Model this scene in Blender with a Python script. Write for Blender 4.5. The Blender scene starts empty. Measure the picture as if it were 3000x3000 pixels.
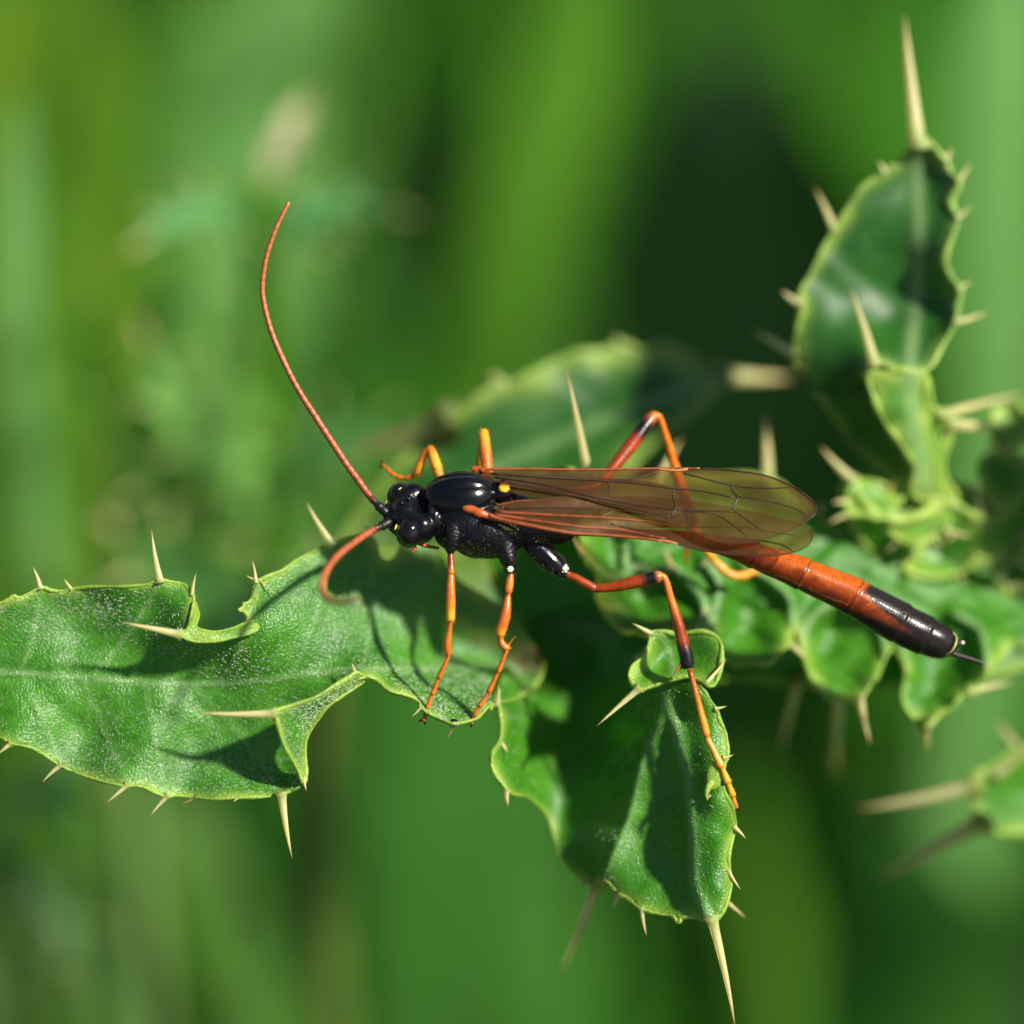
import bpy, math, random
import numpy as np
from mathutils import Vector, Quaternion, Matrix
from mathutils.geometry import delaunay_2d_cdt

# ------------------------------------------------------------------ camera, sky, sun
PITCH = math.radians(38)
Q = 0.043 / 3000.0            # metres per photo pixel in the plane of focus (frame 43 mm wide)
DIST = 0.150                  # camera to plane of focus
DP = DIST / Q
Z0 = 0.25                     # height of the picture centre above the ground
CX = np.array([1.0, 0, 0])
CF = np.array([0, math.cos(PITCH), -math.sin(PITCH)])
CU = np.array([0, math.sin(PITCH), math.cos(PITCH)])
C0 = np.array([0, 0, Z0])

scene = bpy.context.scene
col = scene.collection
cam_data = bpy.data.cameras.new('camera')
cam = bpy.data.objects.new('camera', cam_data)
col.objects.link(cam)
cam.location = C0 - CF * DIST
cam.rotation_euler = (math.pi / 2 - PITCH, 0, 0)
cam_data.sensor_width = 36
cam_data.lens = 36 * DIST / 0.043
cam_data.clip_start = 0.004
cam_data.clip_end = 100
cam_data.dof.use_dof = True
cam_data.dof.focus_distance = DIST
APERTURE = 0.0094             # pupil diameter in metres
cam_data.dof.aperture_fstop = cam_data.lens * 0.001 / APERTURE
cam_data.dof.aperture_blades = 0
scene.camera = cam

SUN = np.array([0.62, 0.42, 0.62])          # right, up, towards the camera
SUN = SUN / np.linalg.norm(SUN)
SUNW = CX * SUN[0] + CU * SUN[1] - CF * SUN[2]
world = bpy.data.worlds.new('World')
scene.world = world
world.use_nodes = True
wn = world.node_tree.nodes
sky = wn.new('ShaderNodeTexSky')
sky.sky_type = 'NISHITA'
sky.sun_disc = False
sky.sun_elevation = math.asin(SUNW[2])
sky.sun_rotation = math.atan2(SUNW[0], SUNW[1])
bg = wn['Background']
bg.inputs['Strength'].default_value = 0.056
world.node_tree.links.new(sky.outputs[0], bg.inputs[0])
sun_data = bpy.data.lights.new('sun', 'SUN')
sun_data.energy = 4.9
sun_data.angle = math.radians(3.5)
sun_data.color = (1.0, 0.94, 0.84)
sun = bpy.data.objects.new('sun', sun_data)
col.objects.link(sun)
sun.location = (0.5, 0.2, 1.0)
sun.rotation_euler = Vector(SUNW).to_track_quat('Z', 'Y').to_euler()

scene.view_settings.view_transform = 'Standard'
scene.view_settings.look = 'None'
scene.view_settings.exposure = 0.86
scene.view_settings.gamma = 1
scene.render.engine = 'CYCLES'
scene.cycles.use_denoising = True
scene.cycles.max_bounces = 10
scene.cycles.transparent_max_bounces = 24
scene.cycles.sample_clamp_indirect = 6

rng = np.random.default_rng(7)
random.seed(7)

# ------------------------------------------------------------------ helpers
def PW(v):
    """photo pixel x, y and depth d (pixels of the focus plane, + is farther) -> world metres"""
    v = np.atleast_2d(np.asarray(v, float))
    k = (DP + v[:, 2]) / DP
    sx = (v[:, 0] - 1500) * k * Q
    sy = -(v[:, 1] - 1500) * k * Q
    return C0 + CF * (v[:, 2] * Q)[:, None] + CX * sx[:, None] + CU * sy[:, None]

def PX(w):
    """world -> photo x, y, d"""
    w = np.atleast_2d(np.asarray(w, float)) - C0
    d = w @ CF / Q
    k = (DP + d) / DP
    return np.stack([1500 + (w @ CX) / Q / k, 1500 - (w @ CU) / Q / k, d], 1)

WLOC = {}
def wloc(o):
    return WLOC.get(o.name, np.zeros(3)) if o else np.zeros(3)

def tag(o, label=None, cat=None, group=None, kind=None):
    if label: o['label'] = label
    if cat: o['category'] = cat
    if group: o['group'] = group
    if kind: o['kind'] = kind
    return o

def empty(name, loc):
    o = bpy.data.objects.new(name, None)
    o.empty_display_size = 0.005
    col.objects.link(o)
    o.location = loc
    WLOC[o.name] = np.array(loc, float)
    return o

def mesh_obj(name, verts, faces, mat, parent=None, attrs=None, smooth=True, origin=None):
    verts = np.asarray(verts, float)
    c = (verts.min(0) + verts.max(0)) / 2 if origin is None else np.asarray(origin, float)
    me = bpy.data.meshes.new(name)
    me.from_pydata((verts - c).tolist(), [], faces)
    if smooth:
        me.polygons.foreach_set('use_smooth', [True] * len(me.polygons))
    for k, a in (attrs or {}).items():
        a = np.asarray(a, float)
        if a.ndim == 1:
            at = me.attributes.new(k, 'FLOAT', 'POINT')
            at.data.foreach_set('value', a)
        else:
            at = me.attributes.new(k, 'FLOAT_COLOR', 'POINT')
            at.data.foreach_set('color', np.c_[a, np.ones(len(a))].ravel())
    me.materials.append(mat)
    me.update()
    o = bpy.data.objects.new(name, me)
    col.objects.link(o)
    WLOC[o.name] = c
    if parent:
        o.parent = parent
        o.location = c - wloc(parent)
    else:
        o.location = c
    return o

class MB:
    """collects shapes; vertices in photo space unless world=True at build"""
    def __init__(self):
        self.v, self.f, self.a, self.n = [], [], {}, 0
    def add(self, v, f, **attrs):
        v = np.asarray(v, float)
        for k in set(self.a) | set(attrs):
            if k not in self.a:
                ref = np.asarray(attrs[k], float)
                self.a[k] = [np.zeros((self.n,) + ref.shape[1:])] if self.n else []
            if k in attrs:
                self.a[k].append(np.asarray(attrs[k], float))
            else:
                sh = self.a[k][0].shape[1:] if self.a[k] else ()
                self.a[k].append(np.zeros((len(v),) + sh))
        self.f += [tuple(int(i) + self.n for i in q) for q in f]
        self.v.append(v)
        self.n += len(v)
    def build(self, name, mat, parent=None, is_world=False, smooth=True, origin=None):
        v = np.concatenate(self.v)
        if not is_world: v = PW(v)
        return mesh_obj(name, v, self.f, mat, parent, {k: np.concatenate(a) for k, a in self.a.items()}, smooth, origin)

def catmull(pts, n=6, closed=False):
    pts = np.asarray(pts, float)
    N = len(pts)
    out = []
    rngN = range(N) if closed else range(N - 1)
    for i in rngN:
        if closed:
            p0, p1, p2, p3 = pts[(i - 1) % N], pts[i], pts[(i + 1) % N], pts[(i + 2) % N]
        else:
            p1, p2 = pts[i], pts[i + 1]
            p0 = pts[i - 1] if i > 0 else 2 * p1 - p2
            p3 = pts[i + 2] if i + 2 < N else 2 * p2 - p1
        for t in np.arange(n) / n:
            out.append(0.5 * ((2 * p1) + (p2 - p0) * t + (2 * p0 - 5 * p1 + 4 * p2 - p3) * t * t + (3 * p1 - p0 - 3 * p2 + p3) * t ** 3))
    if not closed: out.append(pts[-1])
    return np.array(out)

def tube(path, radii, sides=10, closed=False, cap=True, flat=None):
    """ring tube along a path, returns verts, faces, ring index per vert"""
    path = np.asarray(path, float)
    n = len(path)
    radii = np.broadcast_to(np.asarray(radii, float), (n,))
    tan = np.zeros_like(path)
    if closed:
        tan = np.roll(path, -1, 0) - np.roll(path, 1, 0)
    else:
        tan[1:-1] = path[2:] - path[:-2]; tan[0] = path[1] - path[0]; tan[-1] = path[-1] - path[-2]
    tan /= np.linalg.norm(tan, axis=1)[:, None] + 1e-12
    ref = np.array([0, 0, 1.0])
    if abs(tan[0] @ ref) > 0.9: ref = np.array([0, 1.0, 0])
    N = np.cross(tan[0], ref); N /= np.linalg.norm(N)
    V = []
    ang = np.arange(sides) * 2 * math.pi / sides
    for i in range(n):
        N = N - tan[i] * (N @ tan[i]); N /= np.linalg.norm(N) + 1e-12
        B = np.cross(tan[i], N)
        fb = 1.0 if flat is None else flat
        V.append(path[i] + radii[i] * (np.cos(ang)[:, None] * N + fb * np.sin(ang)[:, None] * B))
    V = np.concatenate(V)
    F = []
    for i in range(n if closed else n - 1):
        j = (i + 1) % n
        for s in range(sides):
            t = (s + 1) % sides
            F.append((i * sides + s, i * sides + t, j * sides + t, j * sides + s))
    if cap and not closed:
        F.append(tuple(range(sides - 1, -1, -1)))
        F.append(tuple((n - 1) * sides + s for s in range(sides)))
    return V, F, np.repeat(np.arange(n), sides)

def ellipsoid(c, ax, nu=20, nv=14):
    """ax: 3x3 rows are half axes"""
    ax = np.asarray(ax, float)
    V = [np.asarray(c) + ax[2]]
    for i in range(1, nv):
        th = math.pi * i / nv
        for j in range(nu):
            ph = 2 * math.pi * j / nu
            V.append(np.asarray(c) + ax[0] * math.sin(th) * math.cos(ph) + ax[1] * math.sin(th) * math.sin(ph) + ax[2] * math.cos(th))
    V.append(np.asarray(c) - ax[2])
    F = []
    for j in range(nu):
        F.append((0, 1 + j, 1 + (j + 1) % nu))
        for i in range(nv - 2):
            a = 1 + i * nu
            F.append((a + j, a + nu + j, a + nu + (j + 1) % nu, a + (j + 1) % nu))
        a = 1 + (nv - 2) * nu
        F.append((a + j, len(V) - 1, a + (j + 1) % nu))
    return np.array(V), F

# ------------------------------------------------------------------ materials
def new_mat(name):
    m = bpy.data.materials.new(name)
    m.use_nodes = True
    nt = m.node_tree
    return m, nt, nt.nodes, nt.links, nt.nodes['Principled BSDF']

def leaf_mat(name, green, green2, rim, trans, rough=0.42, bump=0.35, tw=0.4, dirt=True):
    m, nt, N, L, p = new_mat(name)
    tc = N.new('ShaderNodeTexCoord')
    nz = N.new('ShaderNodeTexNoise'); nz.inputs['Scale'].default_value = 420; nz.inputs['Detail'].default_value = 5
    L.new(tc.outputs['Object'], nz.inputs['Vector'])
    r = N.new('ShaderNodeValToRGB'); r.color_ramp.elements[0].position = 0.38; r.color_ramp.elements[1].position = 0.62
    r.color_ramp.elements[0].color = (*green, 1); r.color_ramp.elements[1].color = (*green2, 1)
    nzf = N.new('ShaderNodeTexNoise'); nzf.inputs['Scale'].default_value = 2600; nzf.inputs['Detail'].default_value = 4
    L.new(tc.outputs['Object'], nzf.inputs['Vector'])
    mxn = N.new('ShaderNodeMix'); mxn.inputs[0].default_value = 0.45
    L.new(nz.outputs['Fac'], mxn.inputs[2]); L.new(nzf.outputs['Fac'], mxn.inputs[3])
    L.new(mxn.outputs[0], r.inputs[0])
    a1 = N.new('ShaderNodeAttribute'); a1.attribute_name = 'rim'
    mx = N.new('ShaderNodeMix'); mx.data_type = 'RGBA'
    mx.inputs[7].default_value = (*rim, 1)
    L.new(a1.outputs['Fac'], mx.inputs[0]); L.new(r.outputs[0], mx.inputs[6])
    a2 = N.new('ShaderNodeAttribute'); a2.attribute_name = 'rib'
    mx2 = N.new('ShaderNodeMix'); mx2.data_type = 'RGBA'
    mx2.inputs[7].default_value = (0.26, 0.42, 0.16, 1)
    mu = N.new('ShaderNodeMath'); mu.operation = 'MULTIPLY'; mu.inputs[1].default_value = 0.8
    L.new(a2.outputs['Fac'], mu.inputs[0]); L.new(mu.outputs[0], mx2.inputs[0]); L.new(mx.outputs[2], mx2.inputs[6])
    last = mx2.outputs[2]
    if dirt:
        a3 = N.new('ShaderNodeAttribute'); a3.attribute_name = 'scar'
        mx3 = N.new('ShaderNodeMix'); mx3.data_type = 'RGBA'
        rr = N.new('ShaderNodeValToRGB')
        e = rr.color_ramp.elements
        e[0].position = 0.3; e[0].color = (0.30, 0.33, 0.15, 1)
        e[1].position = 0.75; e[1].color = (0.07, 0.045, 0.03, 1)
        L.new(a3.outputs['Fac'], rr.inputs[0])
        th = N.new('ShaderNodeMapRange'); th.inputs[1].default_value = 0.08; th.inputs[2].default_value = 0.3
        L.new(a3.outputs['Fac'], th.inputs[0]); L.new(th.outputs[0], mx3.inputs[0])
        L.new(last, mx3.inputs[6]); L.new(rr.outputs[0], mx3.inputs[7])
        last = mx3.outputs[2]
    L.new(last, p.inputs['Base Color'])
    p.inputs['Roughness'].default_value = rough
    p.inputs['Specular IOR Level'].default_value = 0.5
    fine = N.new('ShaderNodeTexNoise'); fine.inputs['Scale'].default_value = 9000; fine.inputs['Detail'].default_value = 2
    L.new(tc.outputs['Object'], fine.inputs['Vector'])
    b = N.new('ShaderNodeBump'); b.inputs['Strength'].default_value = bump; b.inputs['Distance'].default_value = 0.00006
    L.new(fine.outputs['Fac'], b.inputs['Height']); L.new(b.outputs[0], p.inputs['Normal'])
    t = N.new('ShaderNodeBsdfTranslucent')
    tmx = N.new('ShaderNodeMix'); tmx.data_type = 'RGBA'; tmx.blend_type = 'MULTIPLY'; tmx.inputs[0].default_value = 0.0
    tmx.inputs[6].default_value = (*trans, 1)
    trm = N.new('ShaderNodeMix'); trm.data_type = 'RGBA'
    trm.inputs[6].default_value = (*trans, 1); trm.inputs[7].default_value = (0.55, 0.7, 0.15, 1)
    L.new(a1.outputs['Fac'], trm.inputs[0])
    L.new(trm.outputs[2], t.inputs[0])
    ms = N.new('ShaderNodeMixShader'); ms.inputs[0].default_value = tw
    L.new(p.outputs[0], ms.inputs[1]); L.new(t.outputs[0], ms.inputs[2])
    L.new(ms.outputs[0], N['Material Output'].inputs[0])
    return m

M = {}
M['leaf'] = leaf_mat('thistle_leaf', (0.034, 0.17, 0.008), (0.085, 0.28, 0.018), (0.36, 0.52, 0.08), (0.17, 0.56, 0.02), rough=0.3, bump=1.0)
M['leaf_dark'] = leaf_mat('thistle_leaf_old', (0.016, 0.095, 0.010), (0.035, 0.15, 0.018), (0.36, 0.52, 0.10), (0.08, 0.36, 0.015))
M['leaf_pale'] = leaf_mat('thistle_leaf_young', (0.09, 0.30, 0.05), (0.17, 0.40, 0.08), (0.42, 0.55, 0.14), (0.25, 0.6, 0.05), dirt=False)
M['leaf_bright'] = leaf_mat('thistle_leaf_bright', (0.05, 0.22, 0.015), (0.11, 0.34, 0.035), (0.44, 0.58, 0.11), (0.25, 0.62, 0.03), dirt=False)
M['leaf_blue'] = leaf_mat('thistle_leaf_glaucous', (0.05, 0.23, 0.05), (0.09, 0.31, 0.08), (0.25, 0.36, 0.16), (0.1, 0.35, 0.08), dirt=False)

def plain(name, c1, c2, scale=800, rough=0.5, tw=0.0, trans=None, spec=0.5, bump=0.0, bscale=6000):
    m, nt, N, L, p = new_mat(name)
    tc = N.new('ShaderNodeTexCoord')
    nz = N.new('ShaderNodeTexNoise'); nz.inputs['Scale'].default_value = scale; nz.inputs['Detail'].default_value = 4
    L.new(tc.outputs['Object'], nz.inputs['Vector'])
    r = N.new('ShaderNodeValToRGB'); r.color_ramp.elements[0].position = 0.35; r.color_ramp.elements[1].position = 0.65
    r.color_ramp.elements[0].color = (*c1, 1); r.color_ramp.elements[1].color = (*c2, 1)
    L.new(nz.outputs['Fac'], r.inputs[0]); L.new(r.outputs[0], p.inputs['Base Color'])
    p.inputs['Roughness'].default_value = rough
    p.inputs['Specular IOR Level'].default_value = spec
    if bump:
        f = N.new('ShaderNodeTexNoise'); f.inputs['Scale'].default_value = bscale
        L.new(tc.outputs['Object'], f.inputs['Vector'])
        b = N.new('ShaderNodeBump'); b.inputs['Strength'].default_value = bump; b.inputs['Distance'].default_value = 0.00003
        L.new(f.outputs['Fac'], b.inputs['Height']); L.new(b.outputs[0], p.inputs['Normal'])
    if tw:
        t = N.new('ShaderNodeBsdfTranslucent'); t.inputs[0].default_value = (*(trans or c2), 1)
        ms = N.new('ShaderNodeMixShader'); ms.inputs[0].default_value = tw
        L.new(p.outputs[0], ms.inputs[1]); L.new(t.outputs[0], ms.inputs[2])
        L.new(ms.outputs[0], N['Material Output'].inputs[0])
    return m

# spine: pale green base, straw, brown tip (along the spine's own length)
m, nt, N, L, p = new_mat('spine')
at = N.new('ShaderNodeAttribute'); at.attribute_name = 'along'
r = N.new('ShaderNodeValToRGB')
e = r.color_ramp.elements
e[0].position = 0.0; e[0].color = (0.30, 0.42, 0.12, 1)
e[1].position = 1.0; e[1].color = (0.38, 0.18, 0.06, 1)
e2 = e.new(0.2); e2.color = (0.66, 0.66, 0.33, 1)
e3 = e.new(0.78); e3.color = (0.70, 0.60, 0.32, 1)
L.new(at.outputs['Fac'], r.inputs[0]); L.new(r.outputs[0], p.inputs['Base Color'])
p.inputs['Roughness'].default_value = 0.4
t = N.new('ShaderNodeBsdfTranslucent'); t.inputs[0].default_value = (0.85, 0.78, 0.38, 1)
ms = N.new('ShaderNodeMixShader'); ms.inputs[0].default_value = 0.5
L.new(p.outputs[0], ms.inputs[1]); L.new(t.outputs[0], ms.inputs[2]); L.new(ms.outputs[0], N['Material Output'].inputs[0])
M['spine'] = m

M['hair'] = plain('leaf_hair', (0.42, 0.52, 0.36), (0.62, 0.68, 0.52), rough=0.2, tw=0.3, trans=(0.5, 0.65, 0.4), spec=0.6)
M['body_hair'] = plain('wasp_hair', (0.04, 0.03, 0.02), (0.10, 0.08, 0.05), rough=0.3)
M['stem'] = plain('thistle_stem', (0.12, 0.24, 0.06), (0.20, 0.32, 0.09), 500, 0.5)
M['stem_olive'] = plain('thistle_stem_olive', (0.06, 0.11, 0.014), (0.10, 0.15, 0.02), 500, 0.6)
M['soil'] = plain('soil', (0.012, 0.022, 0.008), (0.03, 0.05, 0.014), 60, 0.95)  # soil colour kept dark to include the shade under the grass
M['grass'] = plain('grass', (0.03, 0.14, 0.010), (0.065, 0.22, 0.018), 60, 0.55, 0.45, (0.12, 0.44, 0.02))
M['grass_dark'] = plain('grass_dark', (0.018, 0.085, 0.008), (0.04, 0.14, 0.014), 60, 0.55, 0.4, (0.06, 0.28, 0.015))
M['grass_pale'] = plain('grass_pale', (0.14, 0.34, 0.08), (0.20, 0.42, 0.12), 60, 0.5, 0.4, (0.24, 0.55, 0.08))
M['grass_lime'] = plain('grass_lime', (0.085, 0.25, 0.015), (0.13, 0.32, 0.025), 60, 0.5, 0.45, (0.24, 0.55, 0.03))
M['grass_olive'] = plain('grass_olive', (0.085, 0.19, 0.008), (0.14, 0.26, 0.012), 60, 0.55, 0.45, (0.26, 0.44, 0.015))
M['added_dark'] = plain('added_dark_leaf', (0.03, 0.09, 0.016), (0.05, 0.13, 0.024), 90, 0.6)  # dark tone of the leaves added to stand for shaded meadow gaps
M['grass_mid'] = plain('grass_mid', (0.024, 0.115, 0.010), (0.048, 0.17, 0.018), 60, 0.6, 0.35, (0.08, 0.32, 0.02))
M['straw'] = plain('straw', (0.36, 0.36, 0.18), (0.48, 0.46, 0.26), 60, 0.6, 0.3, (0.5, 0.5, 0.25))
M['grass_faded'] = plain('grass_faded', (0.06, 0.15, 0.025), (0.10, 0.20, 0.035), 60, 0.6, 0.35, (0.15, 0.35, 0.04))

def vcol(name, rough, spec=0.5, sss=0.0, punct=0.0, coat=0.0):
    m, nt, N, L, p = new_mat(name)
    a = N.new('ShaderNodeAttribute'); a.attribute_name = 'tint'
    tc = N.new('ShaderNodeTexCoord')
    nz = N.new('ShaderNodeTexNoise'); nz.inputs['Scale'].default_value = 3500; nz.inputs['Detail'].default_value = 3
    L.new(tc.outputs['Object'], nz.inputs['Vector'])
    mr = N.new('ShaderNodeMapRange'); mr.inputs[1].default_value = 0.3; mr.inputs[2].default_value = 0.7
    mr.inputs[3].default_value = 0.72; mr.inputs[4].default_value = 1.15
    L.new(nz.outputs['Fac'], mr.inputs[0])
    mm = N.new('ShaderNodeVectorMath'); mm.operation = 'SCALE'
    L.new(a.outputs['Color'], mm.inputs[0]); L.new(mr.outputs[0], mm.inputs['Scale'])
    L.new(mm.outputs[0], p.inputs['Base Color'])
    p.inputs['Roughness'].default_value = rough
    p.inputs['Specular IOR Level'].default_value = spec
    p.inputs['Coat Weight'].default_value = coat
    p.inputs['Coat Roughness'].default_value = 0.12
    if sss:
        p.inputs['Subsurface Weight'].default_value = sss
        p.inputs['Subsurface Radius'].default_value = (1.0, 0.35, 0.1)
        p.inputs['Subsurface Scale'].default_value = 0.00025
    v = N.new('ShaderNodeTexVoronoi'); v.inputs['Scale'].default_value = 9500
    L.new(tc.outputs['Object'], v.inputs['Vector'])
    b = N.new('ShaderNodeBump'); b.inputs['Distance'].default_value = 0.00004
    if punct:
        pa = N.new('ShaderNodeAttribute'); pa.attribute_name = 'punct'
        mu = N.new('ShaderNodeMath'); mu.operation = 'MULTIPLY'; mu.inputs[1].default_value = punct
        L.new(pa.outputs['Fac'], mu.inputs[0]); L.new(mu.outputs[0], b.inputs['Strength'])
        rm = N.new('ShaderNodeMapRange'); rm.inputs[3].default_value = rough; rm.inputs[4].default_value = 0.38
        L.new(pa.outputs['Fac'], rm.inputs[0]); L.new(rm.outputs[0], p.inputs['Roughness'])
    else:
        b.inputs['Strength'].default_value = 0.15
    L.new(v.outputs['Distance'], b.inputs['Height']); L.new(b.outputs[0], p.inputs['Normal'])
    return m
M['body'] = vcol('wasp_cuticle', 0.2, 0.33, 0.0, 0.8)
M['leg'] = vcol('wasp_leg', 0.32, 0.45, 0.25)
M['antenna'] = vcol('wasp_antenna', 0.42, 0.4, 0.15)
m, nt, N, L, p = new_mat('wasp_eye')
p.inputs['Base Color'].default_value = (0.008, 0.006, 0.006, 1); p.inputs['Roughness'].default_value = 0.1
tc = N.new('ShaderNodeTexCoord'); nz = N.new('ShaderNodeTexNoise'); nz.inputs['Scale'].default_value = 2500
L.new(tc.outputs['Object'], nz.inputs['Vector'])
r = N.new('ShaderNodeValToRGB'); r.color_ramp.elements[0].color = (0.002, 0.002, 0.003, 1); r.color_ramp.elements[1].color = (0.009, 0.006, 0.006, 1)
L.new(nz.outputs['Fac'], r.inputs[0]); L.new(r.outputs[0], p.inputs['Base Color'])
M['eye'] = m
M['yellow'] = plain('wasp_yellow', (0.75, 0.42, 0.015), (0.85, 0.52, 0.03), 4000, 0.3)
M['lemon'] = plain('wasp_lemon', (0.65, 0.62, 0.10), (0.75, 0.7, 0.15), 4000, 0.4)
M['rim_yellow'] = plain('wasp_dull_yellow', (0.25, 0.22, 0.07), (0.4, 0.36, 0.12), 4000, 0.4)
M['cream'] = plain('wasp_cream', (0.55, 0.6, 0.42), (0.75, 0.78, 0.6), 6000, 0.35, bump=0.6, bscale=14000)
M['orange'] = plain('wasp_orange', (0.30, 0.055, 0.01), (0.46, 0.10, 0.02), 3000, 0.35, bump=0.3)
M['vein'] = plain('wing_vein', (0.02, 0.008, 0.004), (0.045, 0.016, 0.007), 3000, 0.4)
M['vein_orange'] = plain('wing_vein_orange', (0.16, 0.035, 0.008), (0.27, 0.06, 0.012), 3000, 0.4)
M['stigma'] = plain('wing_stigma', (0.30, 0.12, 0.03), (0.45, 0.2, 0.06), 3000, 0.4)
M['dark'] = plain('ovipositor_dark', (0.012, 0.008, 0.006), (0.03, 0.02, 0.014), 3000, 0.4)

m, nt, N, L, p = new_mat('wing_membrane')
tr = N.new('ShaderNodeBsdfTransparent')
tc = N.new('ShaderNodeTexCoord'); nz = N.new('ShaderNodeTexNoise'); nz.inputs['Scale'].default_value = 500; nz.inputs['Detail'].default_value = 3
L.new(tc.outputs['Object'], nz.inputs['Vector'])
r = N.new('ShaderNodeValToRGB')
r.color_ramp.elements[0].position = 0.3; r.color_ramp.elements[0].color = (0.52, 0.39, 0.18, 1)
r.color_ramp.elements[1].position = 0.7; r.color_ramp.elements[1].color = (0.68, 0.53, 0.27, 1)
L.new(nz.outputs['Fac'], r.inputs[0]); L.new(r.outputs[0], tr.inputs[0])
p.inputs['Base Color'].default_value = (0.11, 0.055, 0.02, 1)
p.inputs['Roughness'].default_value = 0.34
p.inputs['Specular IOR Level'].default_value = 0.8
p.inputs['Specular Tint'].default_value = (1.0, 0.72, 0.45, 1)
wv = N.new('ShaderNodeTexNoise'); wv.inputs['Scale'].default_value = 1400; wv.inputs['Detail'].default_value = 3
L.new(tc.outputs['Object'], wv.inputs['Vector'])
b = N.new('ShaderNodeBump'); b.inputs['Strength'].default_value = 0.35; b.inputs['Distance'].default_value = 0.00006
L.new(wv.outputs['Fac'], b.inputs['Height']); L.new(b.outputs[0], p.inputs['Normal'])
ms = N.new('ShaderNodeMixShader'); ms.inputs[0].default_value = 0.30
L.new(tr.outputs[0], ms.inputs[1]); L.new(p.outputs[0], ms.inputs[2]); L.new(ms.outputs[0], N['Material Output'].inputs[0])
M['wing'] = m

# ------------------------------------------------------------------ ground and meadow
gv, gf = [], []
GN = 40
gx = np.sign(np.linspace(-1, 1, GN)) * np.abs(np.linspace(-1, 1, GN)) ** 2.5 * 30
for i, y in enumerate(gx):
    for j, x in enumerate(gx):
        gv.append((x, y + 0.3, 0.006 * math.sin(x * 9 + y * 5) * (1 if abs(x) < 3 and abs(y) < 3 else 0) - 0.006))
for i in range(GN - 1):
    for j in range(GN - 1):
        gf.append((i * GN + j, i * GN + j + 1, (i + 1) * GN + j + 1, (i + 1) * GN + j))
g = mesh_obj('ground', gv, gf, M['soil'])
tag(g, kind='structure')

def blade_mesh(path, width, side, fold=0.25, tip=0.45):
    """grass blade along a world path, base first; side: unit vector across the blade"""
    path = np.asarray(path, float)
    n = len(path)
    V, F = [], []
    for i in range(n):
        t = i / (n - 1)
        w = width * (min(1.0, 0.55 + 1.2 * t) if t < 1 - tip else max(0.02, ((1 - t) / tip) ** 0.7)) * 0.5
        tan = path[min(i + 1, n - 1)] - path[max(i - 1, 0)]
        tan = tan / np.linalg.norm(tan)
        s = side - tan * (side @ tan); s = s / np.linalg.norm(s)
        nn = np.cross(tan, s)
        for u in (-1, -0.5, 0, 0.5, 1):
            V.append(path[i] + s * u * w + nn * fold * w * (abs(u) - 0.3))
    for i in range(n - 1):
        for k in range(4):
            F.append((i * 5 + k, i * 5 + k + 1, (i + 1) * 5 + k + 1, (i + 1) * 5 + k))
    return np.array(V), F

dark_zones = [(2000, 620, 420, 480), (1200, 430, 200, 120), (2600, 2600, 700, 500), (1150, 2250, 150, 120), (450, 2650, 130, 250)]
def meadow(name, n, mat, hmin, hmax, label, seed):
    r = np.random.default_rng(seed)
    mb = MB()
    k = 0
    while k < n:
        y = r.uniform(0.05, 1.3) if r.random() < 0.9 else r.uniform(-0.5, 0.05)
        x = r.uniform(-0.45, 0.45) * (0.5 + max(y, 0.2))
        h = r.uniform(hmin, hmax)
        lean = r.normal(0, 0.25, 2) * h
        base = np.array([x, y, -0.008]); top = np.array([x + lean[0], y + lean[1], h])
        mid = (base * 0.45 + top * 0.55) - np.array([lean[0], lean[1], 0]) * 0.25
        d = PX([top])[0][2]
        if y < 0.05 and abs(x) < 0.12: continue
        if d < 6500: continue
        q = PX([top, mid])
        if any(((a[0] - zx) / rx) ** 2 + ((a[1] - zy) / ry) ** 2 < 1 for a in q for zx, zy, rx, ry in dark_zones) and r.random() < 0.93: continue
        path = [base * (1 - t) ** 2 + 2 * mid * t * (1 - t) + top * t * t for t in np.linspace(0, 1, 6)]
        a = r.uniform(0, math.pi)
        v, f = blade_mesh(path, r.uniform(0.003, 0.007), np.array([math.cos(a), math.sin(a), 0]))
        mb.add(v, f)
        k += 1
    o = mb.build(name, mat, None, True)
    return tag(o, label, 'grass', None, 'stuff')
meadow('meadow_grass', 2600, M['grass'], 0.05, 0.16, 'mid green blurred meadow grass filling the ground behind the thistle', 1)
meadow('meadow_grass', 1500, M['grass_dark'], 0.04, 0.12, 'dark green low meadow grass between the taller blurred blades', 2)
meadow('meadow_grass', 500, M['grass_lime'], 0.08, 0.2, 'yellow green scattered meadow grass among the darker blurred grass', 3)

def to_ground(p_top, lean=(0, 0), n=6):
    """world points from the ground up to p_top"""
    p = np.asarray(p_top, float)
    base = np.array([p[0] + lean[0], p[1] + lean[1], -0.01])
    return [base * (1 - t) + p * t for t in np.linspace(0, 1, n)]

def grass_blade(pts, width, mat, label, group=None, lean=(0, 0), side=None, name='grass_blade', tip=0.3):
    """pts: visible run in photo space from its lowest point up to its tip; goes on down to the ground"""
    w = PW(catmull(pts, 6))
    path = to_ground(w[0], lean)[:-1] + list(w)
    path = catmull(np.array(path)[::2] if len(path) > 14 else path, 3)
    s = np.array([0.8, 0.5, 0]) if side is None else np.asarray(side, float)
    s = s / np.linalg.norm(s)
    v, f = blade_mesh(path, width, s, 0.22, tip)
    o = mesh_obj(name, v, f, mat, None, None, True, path[0])
    return tag(o, label, 'grass', group)

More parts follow.
